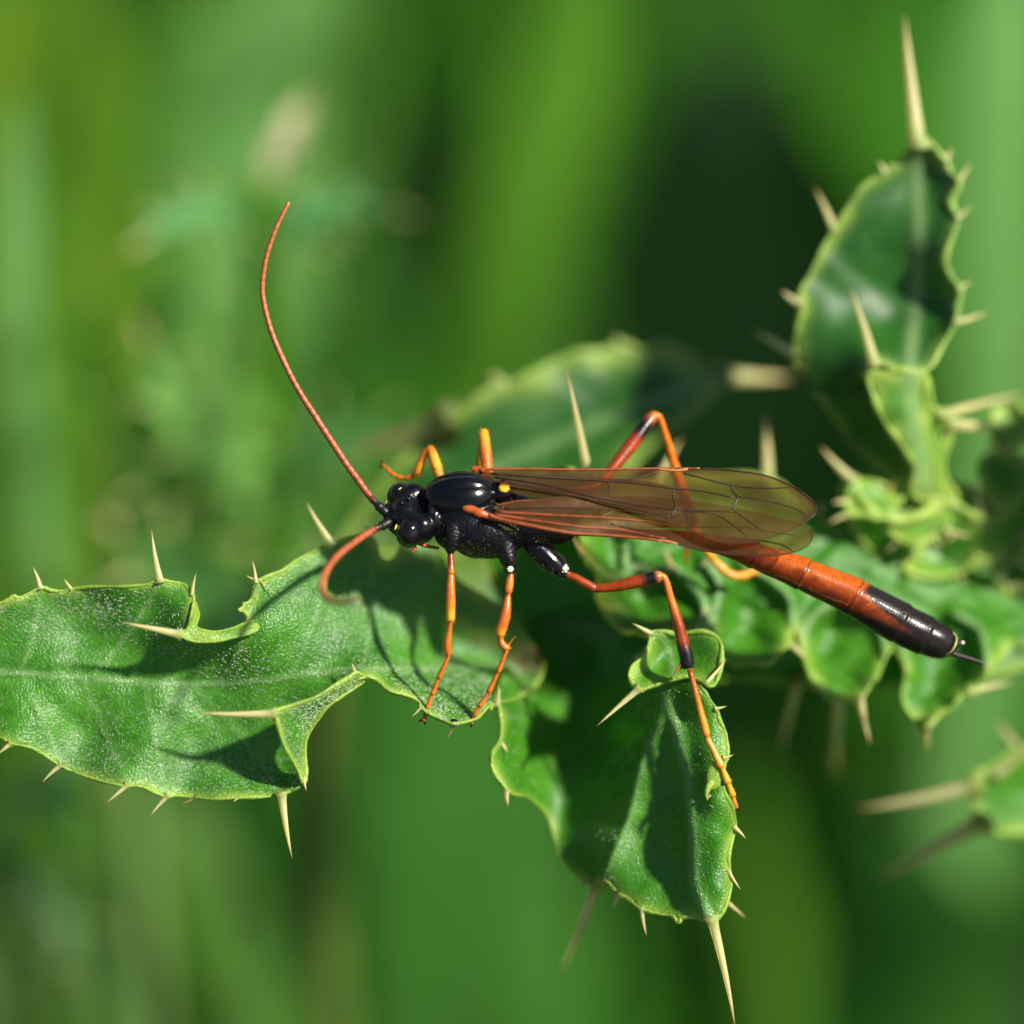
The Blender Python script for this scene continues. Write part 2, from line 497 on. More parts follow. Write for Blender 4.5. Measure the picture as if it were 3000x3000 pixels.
# ------------------------------------------------------------------ leaf builder
def tps(ctrl):
    c = np.asarray(ctrl, float)
    xy = c[:, :2] / 300.0
    n = len(c)
    def U(r2):
        return np.where(r2 > 1e-12, r2 * np.log(r2 + 1e-12), 0)
    d2 = ((xy[:, None] - xy[None]) ** 2).sum(-1)
    A = np.zeros((n + 3, n + 3))
    A[:n, :n] = U(d2) + np.eye(n) * 0.02
    A[:n, n] = 1; A[:n, n + 1:] = xy
    A[n, :n] = 1; A[n + 1:, :n] = xy.T
    s = np.linalg.solve(A, np.r_[c[:, 2], 0, 0, 0])
    def f(p):
        p = np.atleast_2d(np.asarray(p, float))[:, :2] / 300.0
        r2 = ((p[:, None] - xy[None]) ** 2).sum(-1)
        return U(r2) @ s[:n] + s[n] + p @ s[n + 1:]
    return f

def seg_dist(p, a, b):
    p = p[:, None]; a = a[None]; b = b[None]
    ab = b - a
    t = np.clip(((p - a) * ab).sum(-1) / ((ab ** 2).sum(-1) + 1e-9), 0, 1)
    return np.sqrt((((a + ab * t[..., None]) - p) ** 2).sum(-1)).min(1)

def inside(p, poly):
    x, y = p[:, 0], p[:, 1]
    r = np.zeros(len(p), bool)
    j = len(poly) - 1
    for i in range(len(poly)):
        xi, yi = poly[i]; xj, yj = poly[j]
        c = ((yi > y) != (yj > y)) & (x < (xj - xi) * (y - yi) / (yj - yi + 1e-9) + xi)
        r ^= c
        j = i
    return r

def patch(mb, outline, ctrl, step=18, ribs=(), rimr=6, thick=9, no_rim=None, rimw=13, wave=5, scar=None, fold=None, sm=4):
    out = catmull(outline, sm, True)
    N = len(out)
    f0 = tps(ctrl)
    def f(p):
        p = np.atleast_2d(np.asarray(p, float))
        z = f0(p) + wave * (np.sin(p[:, 0] / 37 + np.sin(p[:, 1] / 51) * 1.7) * np.sin(p[:, 1] / 43 + 1.3 * np.sin(p[:, 0] / 61)))
        if fold is not None: z = z + fold(p)
        return z
    rimseg = np.ones(N, bool)
    if no_rim is not None:
        for a, b in no_rim: rimseg[a * sm:b * sm] = False
    A, B = out, np.roll(out, -1, 0)
    lo, hi = out.min(0), out.max(0)
    gx, gy = np.meshgrid(np.arange(lo[0], hi[0], step), np.arange(lo[1], hi[1], step * 0.87))
    gx[1::2] += step / 2
    g = np.c_[gx.ravel(), gy.ravel()] + rng.uniform(-step * .12, step * .12, (gx.size, 2))
    g = g[inside(g, out)]
    g = g[seg_dist(g, A, B) > step * 0.45]
    pts = np.r_[out, g]
    res = delaunay_2d_cdt([Vector(p) for p in pts], [(i, (i + 1) % N) for i in range(N)], [], 1, 0.01)
    v2 = np.array([(v.x, v.y) for v in res[0]])
    F = [tuple(t) for t in res[2]]
    V = np.c_[v2, f(v2)]
    T = np.array(F)
    nr = np.cross(V[T[:, 1]] - V[T[:, 0]], V[T[:, 2]] - V[T[:, 0]])
    flip = nr[:, 2] > 0
    T[flip] = T[flip][:, ::-1]; nr[flip] *= -1
    vn = np.zeros_like(V)
    for k in range(3): np.add.at(vn, T[:, k], nr)
    vn /= np.linalg.norm(vn, axis=1)[:, None] + 1e-9
    if rimseg.any():
        dr = seg_dist(v2, A[rimseg], B[rimseg])
        pat = 0.55 + 0.45 * np.sin(v2[:, 0] / 47 + 1.5 * np.sin(v2[:, 1] / 39)) * np.sin(v2[:, 1] / 53 + v2[:, 0] / 91)
        rim = np.exp(-(dr / (rimw * (0.6 + 0.7 * pat))) ** 1.6) * np.clip(0.35 + 0.75 * pat, 0, 1)
    else:
        rim = np.zeros(len(V))
    rib = np.zeros(len(V))
    for rb, w, *st in ribs:
        rb = catmull(rb, 5)
        dd = seg_dist(v2, rb[:-1], rb[1:])
        rib = np.maximum(rib, np.exp(-(dd / w) ** 2) * (st[0] if st else 1.0))
    V = V + vn * (rib * 5)[:, None]
    sc = np.zeros(len(V))
    if scar is not None: sc = scar(v2)
    n = len(V)
    V2 = np.r_[V, V - vn * thick]
    F2 = [tuple(t) for t in T] + [(t[0] + n, t[2] + n, t[1] + n) for t in T]
    ed = {}
    for t in T:
        for a, b in ((t[0], t[1]), (t[1], t[2]), (t[2], t[0])):
            if (b, a) in ed: del ed[(b, a)]
            else: ed[(a, b)] = 1
    F2 += [(b, a, a + n, b + n) for a, b in ed]
    mb.add(V2, F2, rim=np.r_[rim, rim], rib=np.r_[rib, rib], scar=np.r_[sc, sc])
    if rimr > 0 and rimseg.any():
        # raised margin where this piece has a true leaf edge
        idx = np.where(rimseg)[0]
        runs = np.split(idx, np.where(np.diff(idx) > 1)[0] + 1)
        for run in runs:
            if len(run) < 3: continue
            pp = out[run]
            path = np.c_[pp, f(pp) + thick * 0.3]
            full = len(run) == N
            rr = rimr * (0.72 + 0.25 * np.sin(pp[:, 0] / 17 + pp[:, 1] / 23) + 0.3 * np.sin(pp[:, 0] / 41 - pp[:, 1] / 57) ** 2 + rng.uniform(-.12, .12, len(pp)))
            v, fc, _ = tube(path, rr, 7, closed=full)
            one = np.ones(len(v))
            pat = 0.55 + 0.45 * np.sin(v[:, 0] / 47 + 1.5 * np.sin(v[:, 1] / 39)) * np.sin(v[:, 1] / 53 + v[:, 0] / 91)
            mb.add(v, fc, rim=np.clip(0.45 + 0.6 * pat, 0, 1), rib=one * 0, scar=one * 0)
    return f, V, T, vn

# one spine mesh shared by every spine
def make_spine_mesh():
    prof = [(0, 1.75), (0.05, 1.2), (0.12, 0.95), (0.3, 0.78), (0.55, 0.55), (0.8, 0.28), (0.95, 0.09), (1, 0.015)]
    V, F, al = [], [], []
    S = 8
    for z, r in prof:
        for k in range(S):
            a = 2 * math.pi * k / S
            V.append((r * math.cos(a) + 1.3 * z * z - 1.1 * z, r * math.sin(a), z)); al.append(z)
    for i in range(len(prof) - 1):
        for k in range(S):
            F.append((i * S + k, i * S + (k + 1) % S, (i + 1) * S + (k + 1) % S, (i + 1) * S + k))
    F.append(tuple((len(prof) - 1) * S + k for k in range(S)))
    F.append(tuple(range(S - 1, -1, -1)))
    me = bpy.data.meshes.new('spine')
    me.from_pydata(V, [], F)
    me.polygons.foreach_set('use_smooth', [True] * len(F))
    at = me.attributes.new('along', 'FLOAT', 'POINT'); at.data.foreach_set('value', al)
    me.materials.append(M['spine'])
    return me
SPINE = make_spine_mesh()

def spine(parent, base, tip, r):
    b, t = PW([base])[0], PW([tip])[0]
    o = bpy.data.objects.new('spine', SPINE)
    col.objects.link(o)
    o.parent = parent
    d = t - b
    L = np.linalg.norm(d)
    b = b - d * (0.03)
    o.location = b - wloc(parent)
    q = Vector(d).to_track_quat('Z', 'Y') @ Quaternion((0, 0, 1), rng.uniform(0, 6.28))
    o.rotation_mode = 'QUATERNION'
    o.rotation_quaternion = q
    k = (DP + base[2]) / DP
    o.scale = (r * Q * k, r * Q * k, L * 1.03)
    return o

def hairs(parent, surfaces, n, length, rad, mask=None):
    """short pale hairs lying on leaf surfaces; one piece of stuff under the leaf"""
    mb = MB()
    for V, T, vn, share in surfaces:
        P0, P1, P2 = V[T[:, 0]], V[T[:, 1]], V[T[:, 2]]
        ar = np.linalg.norm(np.cross(P1 - P0, P2 - P0), axis=1)
        k = int(n * share)
        if mask is not None: ar = ar * mask((P0 + P1 + P2)[:, :2] / 3)
        t = rng.choice(len(T), k, p=ar / ar.sum())
        u = rng.random((k, 2)); fl = u.sum(1) > 1; u[fl] = 1 - u[fl]
        p = P0[t] + u[:, :1] * (P1 - P0)[t] + u[:, 1:] * (P2 - P0)[t]
        nn = vn[T[t, 0]]
        a = rng.normal(0, 0.7, k) + np.where(rng.random(k) < .5, 0, math.pi)
        d = np.c_[np.cos(a), np.sin(a) * 0.8, np.zeros(k)]
        d -= nn * (d * nn).sum(1)[:, None]
        d /= np.linalg.norm(d, axis=1)[:, None]
        d = d + nn * rng.uniform(0.05, 0.5, k)[:, None]
        L = length * rng.uniform(0.35, 1.2, k) * np.where(rng.random(k) < 0.06, 2.4, 1.0)
        s = np.cross(d, nn); s /= np.linalg.norm(s, axis=1)[:, None] + 1e-9
        r = rad * rng.uniform(0.7, 1.3, k)[:, None]
        b0 = p + s * r - nn * 1; b1 = p - s * r - nn * 1; b2 = p + nn * r * 1.6
        tp = p + d * L[:, None]
        VV = np.stack([b0, b1, b2, tp], 1).reshape(-1, 3)
        F = []
        for i in range(k):
            q = 4 * i
            F += [(q, q + 2, q + 3), (q + 2, q + 1, q + 3), (q + 1, q, q + 3)]
        mb.add(VV, F)
    o = mb.build('leaf_hairs', M['hair'], parent, smooth=False)
    return tag(o, kind='stuff')

# ------------------------------------------------------------------ the thistle the wasp stands on
stem_top = PW([(3480, 1180, 700)])[0]
stem_mid = PW([(3480, 1750, 900)])[0]
stem_base = np.array([stem_mid[0] + 0.055, stem_mid[1] + 0.02, 0.0])
thistle = empty('thistle_plant', stem_base)
tag(thistle, 'spiny thistle plant with wavy lobed leaves, the one carrying the wasp', 'thistle')
sp = catmull([stem_base - [0, 0, 0.012], stem_base * .6 + stem_mid * .4 + [0.006, 0, 0], stem_mid, stem_top, stem_top + [0.004, 0.01, 0.04]], 8)
mb = MB()
v, f, ri = tube(sp, np.linspace(0.0042, 0.0022, len(sp)) * (1 + 0.06 * np.sin(np.arange(len(sp)) * 2.1)), 14)
mb.add(v, f)
mb.build('stem', M['stem'], thistle, True)

surf = []
mb = MB()
# --- blade with the wasp's feet on it
M1 = [(-80, 1790), (0, 1768), (25, 1757), (41, 1746), (60, 1750), (119, 1722), (150, 1730), (185, 1731), (212, 1725), (274, 1719), (362, 1718),
      (430, 1712), (466, 1699), (497, 1704), (538, 1712), (561, 1738), (567, 1759), (559, 1790), (554, 1821), (569, 1844), (621, 1857), (673, 1847),
      (714, 1831), (726, 1808), (712, 1790), (697, 1789), (712, 1779), (714, 1768), (726, 1766), (740, 1748), (748, 1710), (787, 1686), (828, 1671), (868, 1642), (915, 1617),
      (959, 1597), (1000, 1583), (1033, 1572), (1075, 1566), (1098, 1590), (1112, 1631), (1140, 1645), (1165, 1625), (1180, 1600), (1230, 1590), (1288, 1617),
      (1335, 1690), (1436, 1752), (1504, 1810), (1554, 1876), (1590, 1940), (1570, 2010), (1500, 2050), (1454, 2058), (1426, 2075), (1397, 2104),
      (1335, 2121), (1312, 2115), (1261, 2092), (1232, 2072), (1226, 2054), (1186, 2035), (1141, 2024), (1101, 1990), (1060, 1985), (1010, 2015), (930, 2080), (860, 2150),
      (868, 2230), (880, 2297), (849, 2318), (823, 2328), (797, 2333), (724, 2336), (621, 2341), (574, 2336), (517, 2331), (481, 2333), (414, 2304),
      (357, 2302), (290, 2287), (228, 2266), (171, 2240), (98, 2193), (31, 2178), (0, 2160), (-80, 2145), (-200, 2110), (-330, 2030), (-400, 1962), (-330, 1890), (-200, 1830)]
c1 = [(-400, 1962, 40), (-220, 1960, 45), (-200, 1835, 55), (-200, 2105, 30), (-60, 1790, 50), (-60, 1970, 45), (-60, 2150, 10), (119, 1722, 40), (120, 1800, 75), (150, 1965, 55), (100, 2100, 40), (98, 2193, 22), (300, 1720, 45), (300, 1800, 85), (300, 1990, 60), (250, 2270, 15),
      (300, 2150, 60), (466, 1700, 30), (460, 1780, 70), (420, 1900, 95), (561, 1740, 20), (555, 1800, -35), (545, 1850, -75), (621, 1857, -60), (673, 1850, -30), (720, 1810, 10), (740, 1740, 60),
      (560, 1930, 85), (480, 1985, 70), (640, 1930, 60), (700, 1995, 62), (900, 1972, 70), (1020, 1958, 95), (600, 2100, 85), (700, 2180, 110), (780, 2250, 110), (500, 2200, 50), (357, 2302, 8), (450, 2290, 18),
      (574, 2336, 8), (724, 2336, 20), (823, 2328, -10), (875, 2290, 5), (850, 2150, 120), (930, 2080, 60), (1050, 1985, 5), (750, 1830, 20), (850, 1850, 40),
      (868, 1642, 130), (959, 1597, 170), (1075, 1570, 230), (850, 1760, 70), (980, 1760, 140), (1110, 1660, 250), (1150, 1760, 240), (1230, 1600, 330), (1100, 1880, 160), (1250, 1880, 270),
      (1335, 1720, 365), (1436, 1770, 400), (1380, 1880, 400), (1504, 1830, 430), (1580, 1940, 430), (1500, 2020, 390), (1460, 2058, 130),
      (1101, 1990, 20), (1186, 2030, 20), (1240, 2070, 10), (1335, 2119, -10), (1420, 2075, 40), (1200, 1975, 175), (1320, 2010, 180), (1420, 2010, 260), (1300, 1960, 320)]
def scar1(p):
    a = np.exp(-(((p[:, 0] - 1535) / 42) ** 2 + ((p[:, 1] - 1930) / 48) ** 2)) * 0.42
    b = np.exp(-(((p[:, 0] - 1590) / 26) ** 4 + ((p[:, 1] - 1915) / 48) ** 4)) * 1.0
    return np.maximum(a, b)
rib1 = [(-395, 1962), (-80, 1965), (0, 1968), (300, 1990), (500, 2004), (700, 2000), (900, 1975), (1060, 1960), (1300, 1958), (1560, 1950)]
def fold1(p):
    yr = np.interp(p[:, 0], [a[0] for a in rib1], [a[1] for a in rib1])
    off = p[:, 1] - yr
    lowr = np.clip(off / 150, 0, 1) ** 1.2
    upr = np.clip(-off / 130, 0, 1) ** 1.2
    left = smooth01((880 - p[:, 0]) / 120)
    z = 27 * np.sin(2 * math.pi * (p[:, 0] - 215 + 0.35 * off) / 345) * lowr * left
    z = z + 20 * np.sin(2 * math.pi * (p[:, 0] - 190 - 0.4 * off) / 390) * upr * left
    z = z + 9 * np.exp(-(off / 26) ** 2) * left            # groove along the midrib
    right = 1 - left
    z = z + 14 * right * np.sin(p[:, 0] / 62 + 0.8) * np.sin(p[:, 1] / 58)
    return z
def smooth01(x):
    x = np.clip(x, 0, 1); return x * x * (3 - 2 * x)
side1 = [([(500, 2004), (535, 1930), (560, 1850)], 5, .6), ([(260, 1988), (380, 1850), (466, 1705)], 5, .6), ([(560, 2004), (700, 2150), (823, 2325)], 5, .6), ([(240, 1988), (300, 2130), (372, 2300)], 5, .6), ([(60, 1970), (100, 1850), (119, 1724)], 5, .6), ([(60, 1970), (120, 2100), (178, 2240)], 5, .6),
         ([(850, 1980), (930, 1800), (965, 1600)], 5, .6), ([(1060, 1960), (1090, 1800), (1080, 1580)], 5, .6), ([(640, 2002), (700, 1900), (752, 1706)], 5, .6), ([(420, 2000), (450, 2160), (490, 2330)], 5, .6)]
fM1, V, T, vn = patch(mb, M1, c1, 12, [(rib1, 7)] + side1, 6, fold=fold1, no_rim=[(44, 50), (64, 70)], scar=scar1)
surf.append((V, T, vn, 0.72))
# --- lit flap of the lower lobe that rises and throws its shade to the left
FL = [(799, 2087), (860, 2065), (919, 2045), (975, 2012), (1020, 1985), (1044, 1970), (1066, 1984), (1062, 2000), (999, 2041), (953, 2075), (919, 2121), (896, 2166), (893, 2206), (897, 2252), (893, 2290), (884, 2287),
      (873, 2257), (850, 2217), (828, 2172), (811, 2115)]
fFL, V, T, vn = patch(mb, FL, [(799, 2087, -115), (919, 2047, -75), (1044, 1972, -10), (1062, 1995, 20), (953, 2075, -5), (896, 2180, 15), (897, 2270, 5), (850, 2217, -65), (825, 2160, -95), (870, 2120, -45), (885, 2288, -15)], 12, rimr=7, wave=2, rimw=10)
surf.append((V, T, vn, 0.05))
# --- rolled lobe edge with the long spine over the upper notch
FU = [(520, 1856), (548, 1842), (560, 1800), (569, 1762), (582, 1800), (575, 1838), (621, 1851), (673, 1843), (714, 1828), (745, 1820), (757, 1838), (735, 1856), (680, 1868), (621, 1880), (565, 1878)]
fFU, V, T, vn = patch(mb, FU, [(520, 1856, -95), (560, 1800, -45), (570, 1765, 5), (580, 1840, -70), (621, 1865, -72), (690, 1855, -40), (752, 1838, 0), (565, 1878, -70)], 10, rimr=5, wave=1, rimw=25)
# --- hanging lobe under the hind leg
NL = [(1436, 2075), (1454, 2056), (1466, 2092), (1467, 2160), (1443, 2206), (1443, 2252), (1471, 2297), (1500, 2325), (1548, 2338), (1599, 2384), (1622, 2441), (1645, 2509), (1679, 2555), (1719, 2589),
      (1776, 2580), (1810, 2617), (1845, 2635), (1878, 2663), (1941, 2680), (1970, 2684), (1988, 2702), (2000, 2688), (2043, 2691), (2083, 2706), (2112, 2680), (2129, 2646), (2143, 2583), (2134, 2515), (2146, 2458), (2156, 2424), (2146, 2367),
      (2120, 2310), (2123, 2240), (2132, 2215), (2126, 2150), (2108, 2110), (2100, 2082), (2072, 2037), (2049, 1991), (2090, 1920), (2000, 1850), (1700, 1800), (1540, 1830), (1480, 1950)]
cN = [(1454, 2058, 140), (1460, 2160, 130), (1445, 2240, 110), (1490, 2318, 120), (1560, 2100, 420), (1600, 2250, 400), (1560, 1950, 580), (1600, 2384, 330), (1640, 2500, 330), (1719, 2589, 330), (1700, 2000, 640), (1700, 2300, 360),
      (1790, 2150, 420), (1776, 2577, 180), (1764, 2500, 200), (1870, 2250, 180), (1900, 2080, 180), (1920, 2400, 150), (1950, 2200, 140), (2010, 2300, 110), (2030, 2550, 60), (1990, 2100, 120), (1950, 2030, 100), (1878, 2660, 90), (1960, 2600, 110), (2050, 2690, 5), (2090, 2690, -15), (2110, 2600, -25),
      (2143, 2583, 15), (2110, 2450, -30), (2150, 2440, 25), (2095, 2330, -20), (2125, 2250, 15), (2080, 2200, 0), (2120, 2150, 40), (2060, 2080, 20), (2049, 1995, 30), (2080, 1920, 260), (1900, 1880, 420), (1700, 1820, 640), (1540, 1840, 680)]
ribN = [(1946, 2040), (1985, 2150), (2015, 2300), (2028, 2450), (2034, 2583), (2070, 2690)]  # pale midrib, painted wide to take in the lit strip beside it
lit_creaseN = [(1935, 2110), (1880, 2240), (1845, 2400), (1770, 2572)]  # pale band painted along the left crease for its lit face
def foldN(p):
    ys = smooth01((p[:, 1] - 2020) / 120)
    xl = np.interp(p[:, 1], [2040, 2128, 2240, 2400, 2572], [1940, 1924, 1880, 1840, 1764])
    xm = np.interp(p[:, 1], [2040, 2150, 2300, 2450, 2583, 2690], [1946, 1985, 2015, 2028, 2034, 2070])
    z = -46 * np.exp(-np.abs(p[:, 0] - xl) / 38) - 34 * np.exp(-np.abs(p[:, 0] - xm - 4) / 30)
    z = z + 10 * np.sin(p[:, 1] / 34 + p[:, 0] / 70) * smooth01((p[:, 0] - 2030) / 60)
    z = z + 8 * np.sin(p[:, 0] / 44 + p[:, 1] / 90)
    return z * ys
fN, V, T, vn = patch(mb, NL, cN, 12, [(ribN, 15, .8), (lit_creaseN, 9, .6)], 6, no_rim=[(39, 44)], wave=4, fold=foldN)
surf.append((V, T, vn, 0.10))
# --- cups of the lobes behind the hind leg and the abdomen
def cup(outline, d, deep, rimr=8, step=16, tilt=0.0, share=0.0):
    o = np.array(outline, float); c = o.mean(0)
    ctrl = [(x, y, d + tilt * (c[1] - y)) for x, y in outline] + [(c[0], c[1], d + deep)] + [(c[0] + (x - c[0]) * .5, c[1] + (y - c[1]) * .5, d + deep * .8 + tilt * .5 * (c[1] - y)) for x, y in outline[::2]]
    return patch(mb, outline, ctrl, step, [([(c[0] - 30, o[:, 1].min()), (c[0], c[1]), (c[0] + 8, o[:, 1].max())], 8)], rimr, wave=11, rimw=20)[0]
cupN = cup([(1873, 2020), (1846, 1988), (1850, 1957), (1884, 1923), (1902, 1885), (1908, 1854), (1945, 1850), (1986, 1858), (2060, 1850), (2110, 1880), (2112, 1950), (2090, 2010), (2049, 1993), (2003, 1982), (1912, 2010)], 60, 70, 8, 14, 0.6)
RL = [(1700, 1590), (1708, 1625), (1722, 1660), (1750, 1690), (1745, 1740), (1768, 1792), (1820, 1850), (1860, 1853), (1900, 1864), (1950, 1856), (2000, 1860), (2058, 1838), (2085, 1880), (2098, 1930), (2125, 1938), (2151, 1953), (2200, 1944), (2252, 1946), (2285, 1912), (2312, 1886), (2325, 1840), (2345, 1885), (2358, 1935), (2385, 2005), (2405, 2025), (2433, 2054), (2480, 2051), (2500, 2058), (2529, 2038), (2552, 2000), (2573, 1980), (2596, 1915), (2622, 1905), (2655, 1960), (2643, 2045), (2672, 2100), (2695, 2103), (2716, 2129), (2750, 2092), (2788, 2072), (2815, 2040), (2848, 2028), (2890, 1965), (2960, 1900), (3010, 1780), (2800, 1700), (2600, 1640), (2400, 1560), (2200, 1490), (2000, 1450), (1800, 1440), (1700, 1510)]
ridges = [[(1868, 1659), (1925, 1668), (1977, 1667), (2035, 1725), (2064, 1785), (2058, 1838)], [(2071, 1650), (2108, 1717), (2094, 1790), (2084, 1875)], [(2180, 1650), (2267, 1705), (2310, 1754), (2327, 1835)], [(2430, 1770), (2370, 1820), (2350, 1900)], [(2480, 1775), (2571, 1840), (2598, 1915)], [(2590, 1790), (2636, 1877), (2657, 1955)], [(1708, 1625), (1767, 1682), (1817, 1694), (1868, 1659)], [(2800, 1800), (2870, 1850), (2893, 1960)], [(1835, 1600), (1828, 1690)]]
rsegs = [catmull(r_, 6) for r_ in ridges]
def foldR(p):
    z = np.zeros(len(p))
    for r_ in rsegs:
        z = np.minimum(z, -75 * np.exp(-(seg_dist(p, r_[:-1], r_[1:]) / 26) ** 1.2))
    return z + 9 * np.sin(p[:, 0] / 21 + np.sin(p[:, 1] / 17) * 1.5) * np.sin(p[:, 1] / 25)
cR = [(1700, 1600, 330), (1760, 1600, 420), (1745, 1740, 380), (1820, 1850, 350), (1900, 1862, 340), (2000, 1860, 350), (1900, 1770, 480), (1960, 1740, 470), (2058, 1838, 380), (2085, 1880, 470), (2125, 1938, 400), (2200, 1946, 390), (2312, 1886, 400), (2200, 1800, 540), (2220, 1880, 500), (2345, 1885, 560), (2385, 2005, 440), (2480, 2053, 420), (2573, 1980, 430), (2470, 1900, 570), (2480, 1980, 510), (2622, 1905, 600),
      (2643, 2045, 500), (2716, 2127, 470), (2788, 2072, 470), (2890, 1965, 520), (2740, 1960, 610), (2740, 2040, 560), (3010, 1780, 720), (2600, 1650, 660), (2300, 1550, 620), (2000, 1460, 560), (1800, 1450, 500), (1700, 1520, 430), (2150, 1650, 500), (2400, 1700, 580), (2700, 1780, 640)]
fR = patch(mb, RL, cR, 14, [(r_, 13, 0.9) for r_ in ridges], 8, no_rim=[(43, 52)], wave=8, rimw=20, fold=foldR)[0]
cupA = cupB = cupD = cupE = cupF = fR
# --- rest of the blade running back to the stem
BL = [(1520, 1850), (1440, 1700), (1420, 1560), (1500, 1440), (1650, 1372), (1800, 1420), (2000, 1400), (2250, 1400), (2400, 1520), (2650, 1650), (2900, 1740), (3460, 1720), (3460, 1800), (2980, 1960), (2700, 2000), (2400, 2010), (2150, 1990), (1900, 2010), (1620, 2020)]
fB, V, T, vn = patch(mb, BL, [(1500, 1850, 700), (1450, 1560, 640), (1650, 1380, 330), (1660, 1600, 640), (2000, 1420, 620), (2250, 1410, 640), (2400, 1600, 700), (2000, 1700, 760), (2650, 1660, 760), (3460, 1760, 900), (2900, 1990, 760), (2400, 2000, 640), (2000, 1990, 720), (1600, 2010, 700)], 26,
             [([(1540, 1945), (1800, 1960), (2200, 1930), (2700, 1850), (3460, 1760)], 16)], 8, no_rim=[(11, 12)], wave=12)
ruf1 = []
leaf1 = mb.build('leaf', M['leaf'], thistle)
def sheen_zones(p):  # hairs set denser where the leaf should show sheen, imitating the sun's gloss
    z = np.full(len(p), 1.3)
    for x, y, rx, ry, k in ((130, 2185, 130, 45, 3.2), (290, 2235, 130, 50, 3.2), (560, 2235, 130, 75, 3.4), (190, 1795, 190, 40, 3.0), (420, 2090, 200, 40, 0.8), (1200, 1880, 250, 90, 0.8), (1290, 2090, 70, 35, 2.5)):
        z += k * np.exp(-(((p[:, 0] - x) / rx) ** 2 + ((p[:, 1] - y) / ry) ** 2))
    return z
hairs(leaf1, surf, 19000, 7.5, 0.8, sheen_zones)

def S(f, b, t, r, dd=-5, db=0):
    z = float(f([b])[0]) + db
    return ((b[0], b[1], z), (t[0], t[1], z + dd), r)
for s in [S(fM1, (119, 1724), (97, 1659), 8), S(fM1, (210, 1727), (187, 1695), 6), S(fM1, (470, 1702), (442, 1552), 11), S(fM1, (563, 1742), (574, 1677), 6),
          S(fFU, (526, 1858), (356, 1823), 12, -30), S(fM1, (750, 1706), (740, 1640), 6), S(fM1, (750, 1700), (720, 1686), 4), S(fM1, (758, 1698), (828, 1758), 2.5, -45), S(fM1, (975, 1597), (895, 1470), 12, 20),
          S(fM1, (1080, 1580), (1072, 1520), 7), S(fM1, (-398, 1962), (-560, 1950), 13), S(fM1, (31, 2180), (-8, 2211), 8), S(fM1, (178, 2242), (122, 2292), 8), S(fM1, (372, 2300), (310, 2354), 8), S(fM1, (490, 2332), (440, 2389), 8), S(fM1, (575, 2336), (530, 2356), 5, 20), S(fM1, (698, 2338), (682, 2350), 3),
          S(fM1, (826, 2326), (854, 2516), 13), S(fFL, (803, 2090), (580, 2090), 13, -25), S(fFL, (1044, 1975), (1030, 1940), 6, 15), S(fFL, (890, 2275), (897, 2318), 7), S(fM1, (1232, 2074), (1206, 2101), 4), S(fM1, (1333, 2118), (1309, 2165), 9, 40),
          S(fM1, (1456, 2062), (1462, 2005), 8, -30), S(fN, (1485, 2315), (1488, 2362), 9), S(fN, (1470, 2180), (1488, 2205), 6, -10), S(fN, (1746, 2590), (1640, 2860), 17, 330, 20), S(fN, (1812, 2615), (1796, 2665), 8, 40), S(fN, (1880, 2660), (1893, 2742), 7), S(fN, (2085, 2692), (2157, 3010), 16),
          S(fN, (2134, 2550), (2170, 2608), 6), S(fN, (2150, 2422), (2186, 2457), 7), S(fN, (2120, 2220), (2150, 2211), 6), S(fN, (2096, 2076), (2130, 2069), 6), S(fN, (2080, 2330), (2072, 2340), 4), S(fN, (2125, 2640), (2185, 2690), 9, 170, 60),
          S(cupN, (1872, 2018), (1748, 2127), 11, -20), S(cupN, (1908, 1856), (1849, 1824), 8, -20), S(cupN, (2070, 2000), (2130, 1930), 7, 30), S(cupA, (1709, 1625), (1674, 1565), 9, -20), S(cupB, (1970, 1665), (1945, 1605), 10, -20), S(cupB, (1870, 1665), (1862, 1648), 5),
          S(cupB, (2063, 1785), (2035, 1865), 8, -40), S(cupD, (2318, 1886), (2368, 1936), 9), S(cupD, (2075, 1645), (2050, 1660), 7), S(cupE, (2520, 2040), (2549, 2183), 12), S(cupF, (2716, 2120), (2714, 2200), 14, 160), S(cupF, (2842, 2026), (2972, 1996), 12, 150),
          S(fB, (1722, 1385), (1660, 1080), 14, -120, -80), S(fB, (2250, 1410), (2243, 1205), 17, 120), S(fB, (1925, 1420), (1998, 1280), 13, 100), S(fB, (2340, 1990), (2285, 2215), 16, 420), S(fB, (2462, 2010), (2446, 2280), 19, 650), S(cupF, (2400, 1500), (2410, 1470), 7)]:
    spine(leaf1, *s)
# curled tooth where the hind foot holds on
mb = MB()
mb.add(*ellipsoid((2096, 2270, -18), [(24, 8, 0), (-10, 46, 0), (0, 0, 9)])[:2], rim=np.full(len(ellipsoid((0, 0, 0), np.eye(3))[0]), 0.8))
v, f, ri = tube(catmull([(2085, 2290, -30), (2074, 2312, -38), (2070, 2330, -40), (2073, 2345, -38)], 4), np.linspace(12, 1.5, 13), 8)
mb.add(v, f, rim=np.ones(len(v)))
mb.build('marginal_tooth', M['leaf'], leaf1)

